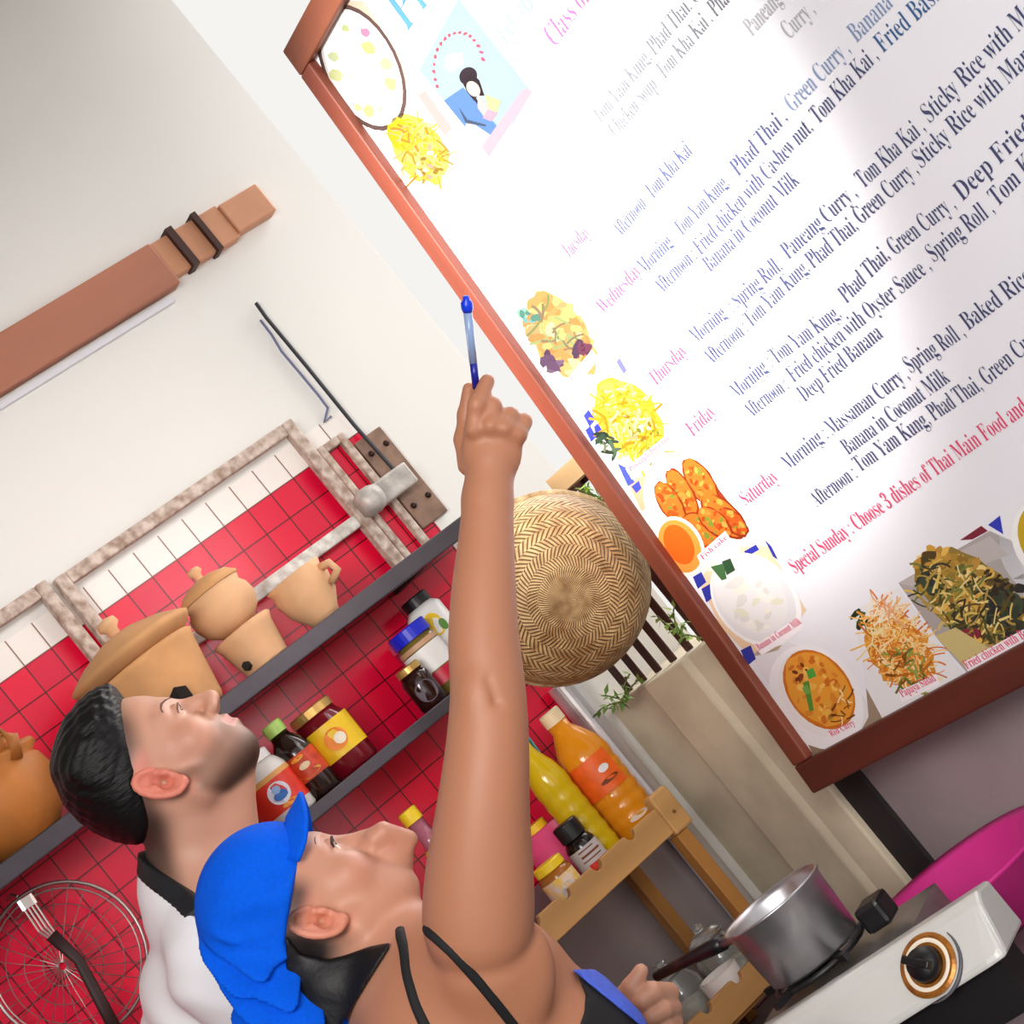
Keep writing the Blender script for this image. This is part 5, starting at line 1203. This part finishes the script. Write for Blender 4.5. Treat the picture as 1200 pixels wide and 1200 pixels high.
def col_m(V):
    L = H.loc(V); x, y, z = L[:, 0], L[:, 1], L[:, 2]; ax_ = np.abs(x)
    c = np.tile(np.array(tanm), (len(V), 1)); near = sstep(0.19, 0.14, np.linalg.norm(L, axis=1))
    c = mixc(c, '#c9876f', near * 0.45 * sstep(0.05, 0.0, np.sqrt((ax_ - 0.050) ** 2 + (y - 0.05) ** 2 + (z + 0.02) ** 2)))
    onear = sstep(0.068, 0.075, ax_) * near * sstep(.05, .03, np.abs(z)) * sstep(.05, .03, np.abs(y)); c = mixc(c, '#d9705f', onear * 0.65)
    c = mixc(c, '#b3736a', near * sstep(0.009, 0.006, np.abs(z + 0.0545)) * sstep(0.024, 0.018, ax_) * sstep(0.074, 0.080, y))
    cheek = np.interp(y, [-0.02, 0.0, 0.012, 0.03, 0.055, 0.072, 0.08, 0.09], [0.0, 0.005, -0.006, -0.030, -0.040, -0.040, -0.034, -0.034])
    neckl = np.interp(y, [-0.02, 0.0, 0.03, 0.07], [-0.050, -0.072, -0.092, -0.112])
    bd = near * sstep(0.006, -0.016, z - cheek) * sstep(-0.012, 0.004, z - neckl) * sstep(-0.006, 0.010, y) * (1 - onear)
    lipm = sstep(0.011, 0.007, np.abs(z + 0.0545)) * sstep(0.026, 0.020, ax_) * sstep(.07, .076, y)
    jaw = sstep(-0.045, -0.085, z + 0.25 * y)
    c = mixc(c, '#5c4033', bd * (1 - lipm) * (0.62 + 0.33 * jaw)); c = mixc(c, '#2a1b15', bd * (1 - lipm) * jaw * 0.75)
    fade = near * sstep(-0.030, 0.002, hairline(y, z)) * sstep(0.092, 0.080, y) * (1 - onear) * sstep(0.085, 0.05, y); c = mixc(c, '#3a2a26', fade * .75)
    nap = near * sstep(-0.02, -0.06, y) * sstep(-.045, 0.0, z); c = mixc(c, '#2a1e1c', nap * .8)
    return c
skin_mesh('body', F.d, F.lo, F.h, skin_w, man, mbp, col_m)
G, PX, PY = grids(F)
for q in (1, -1):
    bm = bmesh.new(); ball(bm, (H(q*0.030, 0.0752, 0.0055) @ CM.T + CP - mbp).tolist(), 0.0125, 20); e_ = obj('eye', bm, MATS['eye_white'], man, smooth=True)
    bm = bmesh.new(); ball(bm, (H(q*0.031, 0.0838, 0.0065) @ CM.T + CP - mbp).tolist(), 0.0055, 14); obj('iris', bm, MATS['iris_dark'], e_, smooth=True)
hl = H.grid(G); x, y, z = hl
face_hair(F, H, man, mbp, M('brow_brown', '#6a4a3a', 0.8), 0.5, 0.5)
sk = sd_ell(hl, (0, 0.005, 0.040), R3, (0.074, 0.089, 0.082))
hz = hairline(y, z)
lift_ = 0.0005 + 0.007 * np.clip(hz / 0.04, 0, 1) ** 0.7 + 0.020 * np.clip((z - 0.055) / 0.05, 0, 1) * np.clip((y + 0.10) / 0.08, 0, 1) * np.clip(hz / 0.010, 0, 1)
strands_ = 0.0005 * np.sin(430 * (z - 0.30 * y) + 4 * np.sin(30 * y) + 40 * x) * np.clip((0.075 - z) * 30, 0, 1) + (0.0010 * np.sin(420 * x + 4 * np.sin(30 * y + 20 * z)) + 0.0008 * np.sin(380 * (z - 0.35 * y) + 5 * np.sin(28 * y) + 90 * x)) * np.clip((z - .05) * 25, 0, 1)
hair = smoothmax(sk - lift_ + strands_, -hairline(y, z) + 0.0, 0.008)
ed = sd_ell(hl, (0.079, -0.006, 0.0), R3, (0.02, 0.023, 0.036)); hair = smoothmax(hair, -ed, 0.003)
hair = np.maximum(hair, -0.014 - z)
sub(hair, 'hair', M('dark_hair', '#0b090a', 0.5, spec=0.3, bump=0.8, scale=200, stretch=(0.25, 0.25, 1)), man, mbp)
nv = np.array([-0.40, -0.91, 0.0]); nv /= np.linalg.norm(nv); c0 = WM(203, 1030, 2.66)
sg = sum((G[k] - c0[k]) * nv[k] for k in range(3)); rr = np.sqrt(sum((G[k] - WM(215, 1030, 2.67)[k]) ** 2 for k in range(3)))
shirt = F.d - 0.007 + 0.0034 * np.sin(44 * (G[0] * 1.2 + G[1] * 0.6) + 6 * np.sin(22 * G[1] + 9 * G[0])) * np.clip(sg * 12 - 0.5, 0, 1)
shirt = smoothmax(shirt, -(sg - 0.006), 0.004); shirt = np.maximum(shirt, (PX - 520) * 0.0009)
sub(shirt, 'shirt', M('white_shirt', '#eceaee', 0.85, var=0.03, scale=10), man, mbp)
collar = np.maximum(np.maximum(F.d - 0.0085, np.abs(sg - 0.001) - 0.0125), rr - 0.13)
sub(collar, 'apron_strap', M('black_strap', '#15171c', 0.6), man, mbp)
trousers(man, mbp, (-2.67, 0.87, 0.90), M('grey_trousers', '#3a3d45', 0.8))
